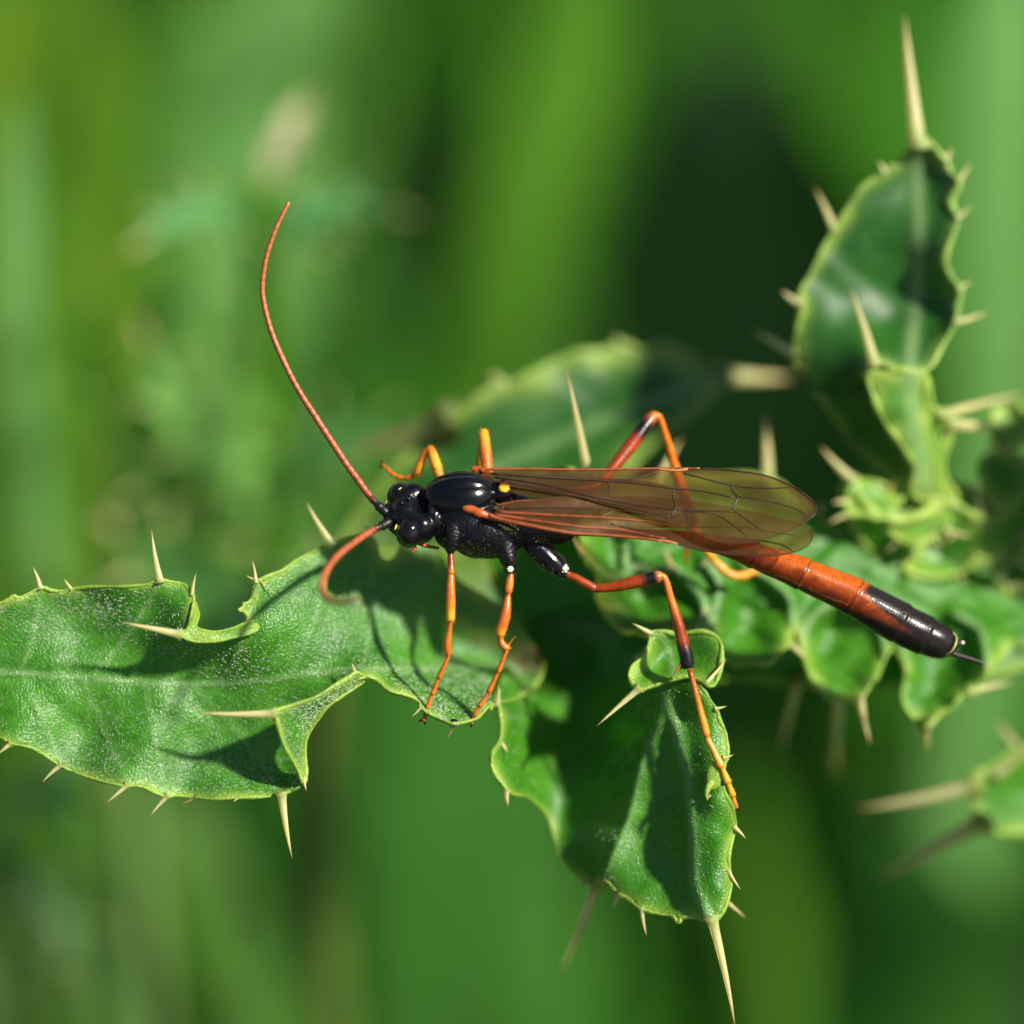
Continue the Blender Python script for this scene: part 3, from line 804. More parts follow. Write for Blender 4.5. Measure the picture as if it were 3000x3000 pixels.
# --- upright leaf with the long terminal spine
mb = MB()
U1 = [(2669, 425), (2658, 450), (2590, 505), (2521, 556), (2464, 645), (2442, 675), (2419, 717), (2373, 808), (2345, 858), (2350, 900), (2339, 956), (2328, 1035), (2345, 1088), (2385, 1145), (2470, 1150), (2545, 1100), (2572, 1062),
      (2641, 1088), (2715, 1083), (2755, 1022), (2800, 940), (2806, 890), (2812, 848), (2780, 800), (2768, 757), (2790, 690), (2806, 643), (2785, 590), (2812, 535), (2785, 505), (2766, 467), (2732, 425), (2700, 412)]
cU = [(2690, 420, 500), (2590, 505, 530), (2464, 650, 550), (2350, 870, 550), (2330, 1040, 590), (2390, 1140, 590), (2480, 1150, 570), (2560, 1070, 430), (2641, 1088, 430), (2720, 1080, 440), (2800, 940, 480), (2812, 848, 490), (2768, 757, 480), (2806, 643, 490), (2812, 535, 490),
      (2700, 600, 550), (2600, 700, 560), (2700, 800, 570), (2600, 950, 580), (2680, 980, 540), (2450, 950, 560), (2740, 480, 540), (2660, 500, 570), (2760, 880, 550)]
fU, V, T, vn = patch(mb, U1, cU, 18, [([(2690, 420), (2690, 600), (2690, 800), (2665, 1080)], 20)], 11, no_rim=[(12, 15)], rimw=20)
U2 = [(2340, 1080), (2328, 1030), (2420, 1000), (2560, 1060), (2600, 1080), (2560, 1130), (2590, 1210), (2640, 1290), (2680, 1360), (2665, 1420), (2612, 1415), (2560, 1350), (2498, 1299), (2442, 1219), (2385, 1145)]
patch(mb, U2, [(2340, 1080, 600), (2430, 1020, 630), (2560, 1060, 500), (2560, 1130, 500), (2640, 1290, 530), (2670, 1400, 570), (2498, 1299, 690), (2385, 1145, 640), (2520, 1200, 600)], 20, (), 7, no_rim=[(0, 6)])
leaf2 = mb.build('leaf', M['leaf_dark'], thistle)
mb = MB()
U3 = [(2545, 1095), (2600, 1090), (2641, 1085), (2690, 1088), (2712, 1090), (2705, 1180), (2720, 1260), (2740, 1380), (2720, 1460), (2670, 1440), (2680, 1370), (2640, 1300), (2590, 1230), (2555, 1150)]
patch(mb, U3, [(2545, 1095, 440), (2640, 1085, 425), (2712, 1090, 435), (2710, 1200, 500), (2740, 1380, 590), (2720, 1450, 630), (2670, 1430, 570), (2590, 1230, 470), (2650, 1200, 440)], 18, [([(2670, 1090), (2670, 1200), (2705, 1430)], 26)], 10, rimw=40)
V1 = [(2493, 1401), (2510, 1441), (2555, 1498), (2630, 1526), (2704, 1504), (2743, 1469), (2800, 1480), (2870, 1520), (2950, 1500), (3010, 1440), (3200, 1470), (3460, 1500), (3460, 1570), (3160, 1600), (3020, 1620), (2900, 1640), (2780, 1680), (2660, 1690), (2560, 1620), (2500, 1540), (2470, 1450)]
fV, V, T, vn = patch(mb, V1, [(2493, 1401, 600), (2555, 1498, 550), (2704, 1504, 590), (2743, 1469, 650), (2870, 1520, 650), (3010, 1440, 770), (3460, 1530, 890), (3200, 1530, 870), (3020, 1620, 790), (2780, 1680, 730), (2600, 1650, 710), (2480, 1480, 630), (2700, 1590, 730)], 20, (), 15, rimw=30)
V2 = [(2700, 1110), (2712, 1095), (2730, 1180), (2740, 1200), (2790, 1230), (2780, 1290), (2760, 1380), (2800, 1460), (2760, 1500), (2710, 1480), (2690, 1380), (2695, 1250)]
fV2 = patch(mb, V2, [(2700, 1110, 470), (2740, 1200, 530), (2790, 1240, 570), (2760, 1380, 620), (2800, 1460, 690), (2710, 1480, 640), (2695, 1250, 550)], 18, (), 9, rimw=30)[0]
def ruffle(cx, cy, rx, ry, d, seed, deep=35, rimr=10):
    r = np.random.default_rng(seed)
    n = 11
    a = np.arange(n) * 2 * math.pi / n + r.uniform(0, 1)
    k = 1 + r.uniform(-0.22, 0.22, n)
    ol = [(cx + rx * q * math.cos(t), cy + ry * q * math.sin(t)) for t, q in zip(a, k)]
    o = np.array(ol); zz = d + 0.6 * (cy - o[:, 1]) + r.uniform(-30, 30, n)
    ctrl = [(x, y, z) for (x, y), z in zip(ol, zz)] + [(cx, cy, d + deep), (cx + rx * .4, cy, d + deep * .7), (cx - rx * .4, cy, d + deep * .7)]
    f = patch(mb, ol, ctrl, 17, [([(cx - rx * .6, cy - ry * .5), (cx, cy), (cx + rx * .7, cy + ry * .3)], 8, .6)], rimr, wave=12, rimw=26)[0]
    return [S(f, ol[i], (ol[i][0] + (ol[i][0] - cx) * r.uniform(.5, .9), ol[i][1] + (ol[i][1] - cy) * r.uniform(.5, .9)), 9, r.uniform(-60, 60)) for i in r.choice(n, 3, False)]
ruf = []
for i, (cx, cy, rx, ry, d) in enumerate([(2560, 1470, 75, 55, 560), (2680, 1530, 90, 60, 620), (2830, 1480, 90, 65, 700), (2950, 1400, 80, 75, 760), (2900, 1580, 110, 70, 740), (2990, 1660, 90, 70, 820), (2760, 1640, 100, 60, 700), (2960, 1250, 60, 60, 760), (2850, 1740, 100, 60, 760), (2980, 1830, 80, 70, 820)]):
    ruf += ruffle(cx, cy, rx, ry, d, 100 + i)
leaf2b = mb.build('leaf', M['leaf_bright'], thistle)
for s in ruf: spine(leaf2b, *s)
for s in [S(fU, (2690, 425), (2648, 40), 24, 40), S(fU, (2590, 507), (2573, 470), 9), S(fU, (2444, 675), (2388, 548), 12, 30), S(fU, (2352, 892), (2288, 852), 14), S(fU, (2332, 1045), (2200, 964), 15, 200), S(fU, (2561, 1066), (2493, 840), 15, -30), S(fU, (2770, 470), (2792, 432), 9),
          S(fU, (2808, 535), (2846, 475), 7, 60), S(fU, (2804, 643), (2846, 600), 6, 60), S(fU, (2808, 848), (2848, 822), 6, 60), S(fU, (2800, 945), (2900, 914), 9, 100), S(fV, (2497, 1405), (2402, 1308), 14, -30), S(fV2, (2782, 1240), (2970, 1252), 20, 160), S(fV2, (2760, 1215), (3010, 1150), 15, 260),
          S(fV, (2870, 1515), (2860, 1400), 12, 60), S(fV, (2743, 1470), (2700, 1430), 9)]:
    spine(leaf2, *s)
# --- low leaf with two long straw spines at the right
mb = MB()
W1 = [(2846, 2290), (2900, 2250), (2990, 2200), (3100, 2180), (3200, 2230), (3180, 2330), (3060, 2420), (2980, 2440), (2880, 2420)]
fW = patch(mb, W1, [(2846, 2300, 780), (2990, 2200, 820), (3200, 2230, 950), (3060, 2420, 900), (2880, 2420, 800), (2980, 2320, 860)], 22, (), 12, rimw=30)[0]
W2 = [(3060, 2300), (3120, 2240), (3330, 2150), (3480, 1950), (3500, 1850), (3460, 1840), (3380, 1980), (3200, 2120)]
patch(mb, W2, [(3060, 2300, 900), (3120, 2240, 900), (3330, 2150, 900), (3480, 1950, 920), (3480, 1840, 900), (3200, 2120, 900)], 30, (), 8)
leaf3 = mb.build('leaf', M['leaf'], thistle)
for s in [S(fW, (2862, 2300), (2510, 2374), 24, 60), S(fW, (2875, 2410), (2555, 2585), 26, 330), S(fW, (2920, 2265), (3010, 2195), 16, -60), S(fW, (2990, 2205), (2920, 2110), 14, 100)]:
    spine(leaf3, *s)

# ------------------------------------------------------------------ generic spiny leaves for the plants behind
def generic_leaf(plant, path, W, nl, mat, wave=0.35, tilt=(0, 0), seed=0, spl=0.55):
    r = np.random.default_rng(seed)
    c = catmull(path, 16)
    n = len(c)
    view = np.array([tilt[0], tilt[1], -1.0]); view /= np.linalg.norm(view)
    U = np.linspace(-1, 1, 13)
    V, rim, rib = [], [], []
    sb = MB()
    for i in range(n):
        t = i / (n - 1)
        tan = c[min(i + 1, n - 1)] - c[max(i - 1, 0)]; tan /= np.linalg.norm(tan)
        s = np.cross(tan, view); s /= np.linalg.norm(s)
        nn = np.cross(s, tan)
        env = (math.sin(math.pi * min(max(t, 0.015), 0.985)) ** 0.55) * (1.1 - 0.45 * t)
        for u in U:
            ph = nl * t + (0.5 if u > 0 else 0.0)
            tri = abs(2 * (ph % 1) - 1)
            w = W * env * (0.42 + 0.58 * tri ** 0.8)
            off = nn * (wave * W * env * abs(u) ** 1.5 * math.sin(2 * math.pi * ph) + 0.18 * W * u * u)
            V.append(c[i] + s * u * w + off)
            rim.append(max(0, (abs(u) - 0.8) / 0.2)); rib.append(1.0 if abs(u) < 0.05 else 0.0)
    F = [(i * 13 + k, i * 13 + k + 1, (i + 1) * 13 + k + 1, (i + 1) * 13 + k) for i in range(n - 1) for k in range(12)]
    V = np.array(V)
    m2 = MB()
    m2.add(V, F, rim=rim, rib=rib)
    o = m2.build('leaf', mat, plant)
    last = {0: None, 12: None}
    for k in (0, 12):
        for q in range(nl + 1):
            tt = (q - (0.5 if k == 12 else 0.0)) / nl
            i = int(round(tt * (n - 1)))
            if i < 3 or i > n - 4: continue
            b = V[i * 13 + k]
            d = b - c[i] + (c[min(i + 6, n - 1)] - c[i]) * 0.6
            d = d / np.linalg.norm(d) + r.normal(0, 0.2, 3)
            L = W * spl * r.uniform(0.6, 1.2)
            v, f, ri = tube([b - d * 0.05 * L, b + d * L * .5, b + d * L], [W * 0.07, W * 0.04, W * 0.006], 6)
            sb.add(v, f, along=ri / 2.0)
    d = c[-1] - c[-4]; d /= np.linalg.norm(d)
    v, f, ri = tube([c[-1] - d * W * .05, c[-1] + d * W * .45, c[-1] + d * W * .9], [W * 0.1, W * 0.06, W * 0.006], 6)
    sb.add(v, f, along=ri / 2.0)
    tag(sb.build('spines', M['spine'], o), kind='stuff')
    return o

def back_plant(label, stem_pts, stem_r, mat_stem, leaves, lean=(0, 0)):
    w = PW(catmull(stem_pts, 6))
    low = to_ground(w[0], lean, 7)[:-1]
    path = np.array(low + list(w))
    pl = empty('thistle_plant', path[0])
    tag(pl, label, 'thistle')
    k = (DP + stem_pts[0][2]) / DP
    m2 = MB()
    v, f, ri = tube(path, np.linspace(stem_r * 1.25, stem_r * 0.8, len(path)) * Q * k, 12)
    m2.add(v, f)
    m2.build('stem', mat_stem, pl, True)
    for i, (pth, W, nl, mat, wave, tilt) in enumerate(leaves):
        generic_leaf(pl, pth, W, nl, mat, wave, tilt, seed=len(label) + i)
    return pl

# the plant whose blurred leaf shows behind the wasp's thorax
plB = back_plant('olive stemmed blurred thistle whose leaf shows just behind the wasp', [(960, 3000, 4400), (930, 2500, 3600), (960, 1950, 2600), (1050, 1650, 1900)], 60, M['stem_olive'], [], lean=(-0.01, 0.01))
mb = MB()
K1 = [(1000, 1600), (1120, 1420), (1260, 1270), (1405, 1165), (1450, 1128), (1500, 1130), (1548, 1105), (1610, 1075), (1672, 1043), (1740, 1040), (1809, 1016), (1870, 1030), (1945, 1022), (2010, 1045), (2070, 1074), (2125, 1090), (2120, 1115), (2101, 1136), (2038, 1198), (1945, 1273), (1880, 1330), (1800, 1420),
      (1650, 1520), (1450, 1600), (1200, 1640)]
fK, V, T, vn = patch(mb, K1, [(1000, 1600, 1150), (1260, 1270, 1080), (1455, 1130, 1060), (1672, 1045, 1100), (1809, 1018, 1130), (1945, 1024, 1150), (2110, 1100, 1110), (2038, 1198, 1020), (1945, 1273, 990), (1800, 1420, 960), (1600, 1250, 1080), (1800, 1150, 1110), (1500, 1400, 1060), (1450, 1600, 1000)], 26, [([(1050, 1600), (1500, 1350), (1900, 1180), (2120, 1100)], 14)], 16, rimw=40)
lk = mb.build('leaf', M['leaf_dark'], plB)
spine(lk, *S(fK, (2115, 1100), (2330, 1108), 26, 250))
spine(lk, *S(fK, (1455, 1140), (1440, 1090), 26, 80))
spine(lk, *S(fK, (1809, 1020), (1812, 985), 16, 60))
spine(lk, *S(fK, (1300, 1240), (1000, 1330), 40, 700))
generic_leaf(plB, [(1020, 1750, 2000), (800, 1800, 2300), (550, 1700, 2700), (350, 1560, 3000)], 200, 4, M['leaf_dark'], 0.3, (0.2, -0.5), 3)
generic_leaf(plB, [(1000, 1850, 2500), (1300, 1850, 2900), (1650, 1750, 3300)], 220, 4, M['leaf_dark'], 0.3, (0.0, -0.6), 4)
# tall blurred thistle behind the long antenna
back_plant('tall pale blurred thistle standing beyond the long raised antenna',
           [(800, 1700, 4300), (770, 1200, 3700), (765, 800, 3200), (760, 520, 2900)], 48, M['grass_lime'],
           [([(760, 640, 3000), (800, 480, 2900), (850, 380, 2900), (900, 290, 3000)], 62, 4, M['straw'], 0.3, (0.3, -0.3)),
            ([(760, 700, 3100), (650, 640, 2800), (540, 640, 2600), (430, 700, 2500)], 120, 4, M['leaf_blue'], 0.25, (0.3, -0.7)),
            ([(770, 720, 3100), (880, 650, 3000), (1020, 600, 3000), (1150, 620, 2900)], 110, 4, M['leaf_blue'], 0.25, (0.3, -0.5)),
            ([(780, 1250, 3700), (700, 1150, 3300), (660, 1000, 3000), (640, 880, 2900)], 90, 4, M['leaf_pale'], 0.3, (0.4, -0.3)),
            ([(780, 1350, 3700), (600, 1350, 3200), (500, 1200, 2900), (430, 1020, 2800)], 130, 5, M['leaf_pale'], 0.35, (0.4, -0.3)),
            ([(790, 1500, 3900), (650, 1450, 3500), (520, 1400, 3300), (400, 1450, 3100)], 120, 4, M['leaf_pale'], 0.3, (0.3, -0.5)),
            ([(640, 1560, 4000), (540, 1420, 3400), (460, 1240, 3000), (430, 1030, 2800)], 62, 4, M['leaf_pale'], 0.2, (0.5, -0.3)),
            ([(770, 1300, 3800), (720, 1180, 3400), (670, 1060, 3200), (640, 900, 3000)], 50, 4, M['leaf_pale'], 0.2, (0.5, -0.3)),
            ([(700, 1620, 4200), (620, 1500, 3700), (560, 1380, 3500), (500, 1330, 3300)], 90, 4, M['leaf_pale'], 0.2, (0.4, -0.4)),
            ([(790, 1500, 4000), (900, 1350, 3700), (1050, 1300, 3600), (1180, 1330, 3500)], 120, 4, M['leaf_blue'], 0.3, (0.3, -0.5))], lean=(0.01, 0.02))
# low blurred thistle under the leaf tip
back_plant('low blue green blurred thistle rosette below the main leaf tip',
           [(-100, 2700, 4300), (-60, 2500, 3900), (-40, 2420, 3700)], 50, M['stem'],
           [([(-40, 2420, 3700), (60, 2350, 3500), (180, 2330, 3400), (280, 2350, 3300)], 130, 4, M['leaf_blue'], 0.25, (0.3, -0.6)),
            ([(-50, 2480, 3800), (60, 2560, 3700), (180, 2700, 3700), (240, 2850, 3700)], 110, 4, M['leaf_dark'], 0.3, (0.2, -0.4))])

# ------------------------------------------------------------------ big blurred grass blades
BG = 'broad blurred grass blades rising behind the thistle'
grass_blade([(170, 1950, 5200), (100, 1500, 4600), (55, 900, 3900), (60, 500, 3500), (65, 230, 3250)], 0.0026, M['grass_pale'], 'pale slender upright grass blade, lightest and straightest of the blurred blades', BG, (0.01, 0))
grass_blade([(250, 1700, 9000), (240, 1100, 8000), (240, 500, 7200), (220, 0, 6500), (210, -300, 6200)], 0.0075, M['grass_olive'], 'olive yellow broad grass blade behind the pale slender blade', BG)
grass_blade([(60, 1400, 11000), (20, 700, 10000), (-10, 100, 9200), (-20, -300, 8800)], 0.008, M['grass_olive'], 'olive yellow grass blade partly hidden by the pale slender blade', BG)
grass_blade([(170, 600, 6500), (190, 300, 6000), (215, 50, 5600), (235, -250, 5200)], 0.0022, M['grass'], 'thin green grass blade crossing the olive yellow blade', BG, (-0.02, 0))
grass_blade([(1380, 1350, 10500), (1480, 950, 9500), (1600, 500, 8600), (1700, 100, 8000), (1760, -250, 7600)], 0.0105, M['grass_lime'], 'widest lime green grass blade leaning beyond the long antenna', BG)
grass_blade([(1180, 1250, 12500), (1350, 850, 11500), (1450, 600, 11000), (1560, 350, 10500)], 0.010, M['grass'], 'mid green grass blade leaning against the widest lime blade', BG)
grass_blade([(2960, 1300, 8800), (2950, 700, 7800), (2960, 100, 7000), (2970, -300, 6600)], 0.0085, M['grass_pale'], 'broad pale green grass blade behind the upright thistle leaf', BG)
grass_blade([(700, 400, 11000), (780, 200, 10500), (860, 30, 10200), (950, -250, 9800)], 0.015, M['grass_pale'], 'very broad pale grass blade above the tall blurred thistle', BG, side=(0.85, 0.5, 0.1))
grass_blade([(500, 800, 12500), (560, 500, 12000), (600, 200, 11500), (640, -100, 11200)], 0.012, M['grass_lime'], 'lime grass blade behind the tall blurred thistle', BG)
grass_blade([(900, 3250, 8800), (760, 3000, 8200), (640, 2780, 7600), (540, 2600, 7200), (470, 2450, 6900)], 0.0042, M['grass_lime'], 'lime green grass blade leaning below the main leaf', BG, (0.03, 0))
grass_blade([(150, 3200, 8000), (200, 2900, 7400), (250, 2650, 7000), (290, 2500, 6800)], 0.0055, M['grass_faded'], 'faded grey green grass blade below the main leaf', BG)
grass_blade([(700, 2750, 7000), (620, 2550, 6600), (540, 2400, 6400), (470, 2250, 6200)], 0.004, M['grass_faded'], 'short faded grey green grass blade under the drooping spine', BG, (0.02, 0))
grass_blade([(1300, 3200, 10500), (1280, 2700, 9500), (1250, 2200, 8700), (1230, 1700, 8000)], 0.013, M['grass_mid'], 'broad mid green grass blade below the wasp', BG)
grass_blade([(1620, 3200, 10800), (1540, 2800, 10000), (1480, 2350, 9300), (1440, 1900, 8600)], 0.012, M['grass_mid'], 'broad mid green grass blade behind the hanging leaf lobe', BG)
grass_blade([(3050, 1400, 12500), (2820, 900, 11500), (2740, 300, 10500), (2700, -200, 9800)], 0.008, M['grass'], 'mid green grass blade beyond the long upright spine', BG)

# ------------------------------------------------------------------ the wasp
wasp = empty('ichneumon_wasp', PW([(1400, 1900, 380)])[0])
tag(wasp, 'slender black and orange wasp with clear folded wings standing on the thistle leaf', 'wasp')
LAT = np.array([0.10, 0.72, -0.68]); LAT /= np.linalg.norm(LAT)      # towards the wasp's near side
AX = np.array([1.0, 0.05, 0.0])
DOR = np.cross(LAT, AX); DOR /= np.linalg.norm(DOR)
if DOR[1] > 0: DOR = -DOR                                            # dorsal: up and towards the camera
def ell(c, a, l, d, ax=AX, nu=28, nv=18):
    ax = ax / np.linalg.norm(ax)
    la = LAT - ax * (LAT @ ax); la /= np.linalg.norm(la)
    dd = np.cross(la, ax); dd /= np.linalg.norm(dd)
    if dd @ DOR < 0: dd = -dd
    return ellipsoid(c, [ax * a, la * l, dd * d], nu, nv)
bm_parts = []
HC = np.array([1200.0, 1508.0, 0.0])
# head: frons, vertex, temples, clypeus
bm_parts += [ell(HC + (-14, 0, 0), 46, 78, 50), ell(HC + (14, 2, 6), 36, 92, 42), ell(HC + LAT * 58 + (25, -2, 4), 46, 43, 49), ell(HC - LAT * 60 + (17, -6, 4), 44, 41, 47), ell(HC + LAT * 52 + (6, 0, 2), 50, 50, 50), ell(HC - LAT * 52 + (0, -2, 2), 46, 46, 48),
             ell(HC + (-40, 14, -6), 30, 46, 34), ell(HC - DOR * 40 + (-20, 0, 0), 40, 46, 30), ell(HC + LAT * 14 + DOR * 8 + (-62, 4, 0), 18, 16, 16), ell(HC - LAT * 22 + DOR * 8 + (-60, 4, 0), 18, 16, 16)]
# neck and thorax
bm_parts += [ell((1248, 1510, 8), 30, 34, 32), ell((1272, 1505, 4), 34, 74, 56), ell((1262, 1500, -4), 18, 62, 50),
             ell((1347, 1452, -8), 110, 78, 66, np.array([1.0, -0.06, 0])), ell((1345, 1447, -16), 104, 40, 62, np.array([1.0, -0.06, 0])),
             ell((1375, 1525, 10), 125, 88, 82), ell((1428, 1558, 0), 118, 78, 80), ell((1400, 1575, 0), 80, 62, 60), ell((1330, 1560, 4), 60, 60, 44), ell((1474, 1440, -2), 42, 44, 40), ell((1512, 1492, 18), 66, 58, 36),
             ell((1555, 1538, 12), 118, 66, 66, np.array([1, 0.12, 0])), ell((1620, 1550, 16), 68, 48, 42, np.array([1, 0.15, 0]))]
# coxae
def lim(path, radii, sides=14, n=5):
    p = catmull(np.c_[np.array(path, float), np.array(radii, float)], n)
    v, f, ri = tube(p[:, :3], p[:, 3], sides)
    return v, f
bm_parts += [lim([(1330, 1540, -40), (1324, 1580, -46), (1320, 1606, -46), (1318, 1622, -44)], [34, 28, 19, 9]),
             lim([(1476, 1590, -30), (1488, 1630, -36), (1496, 1660, -34), (1497, 1682, -30)], [34, 28, 20, 12]),
             lim([(1548, 1575, -16), (1580, 1612, -24), (1615, 1645, -26), (1648, 1674, -22), (1662, 1684, -20)], [28, 35, 33, 25, 13])]
# abdomen: petiole and overlapping tergites
st = [(1660, 1548, 18, 22), (1720, 1556, 20, 15), (1800, 1560, 24, 15), (1900, 1566, 30, 17), (2000, 1576, 36, 21), (2100, 1594, 44, 28), (2180, 1616, 52, 36), (2250, 1642, 60, 42), (2322, 1669, 68, 46), (2400, 1703, 78, 50), (2480, 1738, 88, 54), (2572, 1788, 100, 59), (2657, 1836, 112, 60), (2733, 1872, 122, 55), (2768, 1887, 126, 47), (2788, 1896, 128, 33), (2800, 1902, 129, 18)]
pts = catmull(np.array(st, float), 16)
sl = np.r_[0, np.cumsum(np.linalg.norm(np.diff(pts[:, :2], axis=0), axis=1))]
tx = np.interp([2215, 2355, 2506, 2640, 2715], pts[:, 0], sl)
rr = pts[:, 3].copy()
for t0 in tx:
    rr += np.where(sl < t0, 4.2 * np.exp(-(t0 - sl) / 26.0), -1.5 * np.exp(-(sl - t0) / 10.0))
v, f, ri = tube(pts[:, :3], rr, 26, flat=None)
bm_parts.append((v, f))
def join_remesh(parts, voxel, smooth_it=3):
    V, F, n = [], [], 0
    for p in parts:
        V.append(p[0]); F += [tuple(i + n for i in q) for q in p[1]]; n += len(p[0])
    me = bpy.data.meshes.new('tmp')
    me.from_pydata(np.concatenate(V).tolist(), [], F)
    o = bpy.data.objects.new('tmp', me)
    col.objects.link(o)
    r = o.modifiers.new('r', 'REMESH'); r.mode = 'VOXEL'; r.voxel_size = voxel
    s = o.modifiers.new('s', 'SMOOTH'); s.iterations = smooth_it; s.factor = 0.5
    dg = bpy.context.evaluated_depsgraph_get()
    ev = o.evaluated_get(dg); m2 = ev.to_mesh()
    vv = np.zeros(len(m2.vertices) * 3); m2.vertices.foreach_get('co', vv)
    ff = [tuple(p.vertices) for p in m2.polygons]
    ev.to_mesh_clear()
    bpy.data.objects.remove(o); bpy.data.meshes.remove(me)
    return vv.reshape(-1, 3), ff
bv, bf = join_remesh(bm_parts, 3.2)
def smoothstep(a, b, x):
    t = np.clip((x - a) / (b - a), 0, 1)
    return t * t * (3 - 2 * t)
u_ = (bv - np.array([1347.0, 1447, -16])) @ LAT
a_ = bv[:, 0] - 1347
h_ = (bv - np.array([1347.0, 1447, -16])) @ DOR
mk = smoothstep(0, 25, h_) * smoothstep(115, 95, np.abs(a_))
bv = bv - DOR * (3.6 * np.exp(-((np.abs(u_) - 24 - 0.10 * (60 - a_) * 0.5) / 4.5) ** 2) * mk * smoothstep(70, -10, a_))[:, None]
bv = bv - DOR * (1.6 * np.exp(-(u_ / 5) ** 2) * mk)[:, None]
# colours of the cuticle: black fore body, orange abdomen, black abdomen end
black = np.array([0.003, 0.003, 0.004]); red = np.array([0.16, 0.020, 0.0015]); orange = np.array([0.38, 0.075, 0.0035]); brown = np.array([0.10, 0.016, 0.005])
ax2 = np.array([0.878, 0.479]); pr = np.array([-0.479, 0.878])
rel = bv[:, :2] - (2322, 1670)
s_ = rel @ ax2
axis_y = np.interp(bv[:, 0], pts[:, 0], pts[:, 1])
q_ = (bv[:, 1] - axis_y) * 0.88
nz = np.sin(bv[:, 0] / 23 + 2 * np.sin(bv[:, 1] / 19)) * np.sin(bv[:, 1] / 17 + bv[:, 0] / 41)
tint = np.tile(black, (len(bv), 1))
ab = (bv[:, 0] > 1690) & (bv[:, 1] > 1490)
w = smoothstep(1640, 1720, bv[:, 0])[:, None] * ab[:, None]
oc = red + (orange - red) * smoothstep(-0.4, 0.5, -q_ / 45 + 0.25 * nz)[:, None]
dk = smoothstep(0.25, 0.6, nz + smoothstep(8, 30, q_) * 0.5)[:, None] * (s_ > 20)[:, None] * (q_ > -12)[:, None]
oc = oc * (1 - 0.75 * dk) + brown * 0.75 * dk
lim_s = 205 + 150 * np.exp(-((q_ - 10) / 20) ** 2) + 14 * nz
bk = smoothstep(-12 - 60 * np.exp(-((q_ - 10) / 22) ** 2), 22 + 50 * np.exp(-((q_ - 10) / 22) ** 2), s_ - lim_s)
bk = np.maximum(bk, smoothstep(36, 46, q_ + 6 * nz) * smoothstep(60, 140, s_))
for t0 in tx:                                                    # dark hind margins of the tergites
    xe = np.interp(t0, sl, pts[:, 0]); ye = np.interp(t0, sl, pts[:, 1])
    se = (bv[:, :2] - (xe, ye)) @ ax2
    oc = oc * (1 - 0.6 * np.exp(-((se + 1) / 3.5) ** 2))[:, None]
seam = np.exp(-((q_ - 31 - 3 * nz) / 2.6) ** 2) * (s_ > -130) * (s_ < 190) * (rng.random(len(bv)) > 0.45)
oc = oc * (1 - 0.4 * seam[:, None]) + np.array([0.55, 0.33, 0.16]) * 0.4 * seam[:, None]
oc = oc * (1 - bk[:, None]) + np.array([0.012, 0.009, 0.008]) * bk[:, None]
tint = tint * (1 - w) + oc * w
punct = (smoothstep(1490, 1540, bv[:, 1]) * (bv[:, 0] > 1285) * (bv[:, 0] < 1690)) * 0.9
punct = np.maximum(punct, ((bv[:, 0] < 1222) & (np.abs((bv - HC) @ LAT) < 60)) * 0.5)
punct = np.maximum(punct, smoothstep(30, 42, q_) * (bv[:, 0] > 2150) * 0.5)
punct = np.maximum(punct, (bv[:, 0] > 1700) * 0.14)
cx_ = (bv[:, 0] > 1575) & (bv[:, 0] < 1665) & (bv[:, 1] > 1608)
punct[cx_] = 0.1
mesh_obj('body', PW(bv), bf, M['body'], wasp, {'tint': tint, 'punct': punct})

# short pale hairs on the sides of the thorax, the coxae and the head
fq = np.array([f_ for f_ in bf if len(f_) == 4])
fn = np.cross(bv[fq[:, 2]] - bv[fq[:, 0]], bv[fq[:, 3]] - bv[fq[:, 1]])
bn = np.zeros_like(bv)
for k in range(4): np.add.at(bn, fq[:, k], fn)
bn /= np.linalg.norm(bn, axis=1)[:, None] + 1e-9
cand = np.where((bv[:, 0] < 1690) & (bv[:, 0] > 1285) & ((bv[:, 1] > 1520) | (bv[:, 1] < 1388)))[0]
cand = rng.choice(cand, 1100, False)
mb = MB()
for i in cand:
    d = bn[i] + rng.normal(0, 0.35, 3) + np.array([0.5, 0.15, 0]); d /= np.linalg.norm(d)
    sdv = np.cross(d, (0.3, 0.2, 1.0)); sdv /= np.linalg.norm(sdv)
    b_ = bv[i] - bn[i]; L_ = rng.uniform(6, 15)
    mb.add([b_ + sdv * .7, b_ - sdv * .7, b_ + np.cross(d, sdv) * .9, b_ + d * L_], [(0, 1, 3), (1, 2, 3), (2, 0, 3)])
tag(mb.build('body_hairs', M['body_hair'], wasp, smooth=False), kind='stuff')
# eyes, simple eyes and face marks
for sgn in (1, -1):
    mb = MB()
    if sgn > 0: v, f = ell(HC + LAT * 70 + (-9, 2, 0), 38, 44, 47)
    else: v, f = ell(HC - LAT * 66 + (-22, -4, 0), 38, 41, 45)
    mb.add(v, f)
    mb.build('eye', M['eye'], wasp)
for c in ((1178, 1474, -40), (1200, 1484, -42), (1197, 1462, -30)):
    mb = MB(); mb.add(*ellipsoid(c, np.eye(3) * 5.5, 12, 8)); mb.build('simple_eye', M['eye'], wasp)
for c, a in (((1207, 1519, -58), [(7, 2, 0), (-1, 3, -1), (0, 1, 4)]), ((1171, 1432, -2), [(6, -4, 0), (1, 2, 0), (0, 0, 5)]), ((1131, 1471, -6), [(1.5, 0, 0), (-2, 6, 0), (0, 0, 5)]), ((1159, 1545, -62), [(3, 0, 0), (-3, 9, 0), (0, 0, 8)])):
    mb = MB(); mb.add(*ellipsoid(c, a, 12, 8)); mb.build('face_mark', M['lemon'], wasp)
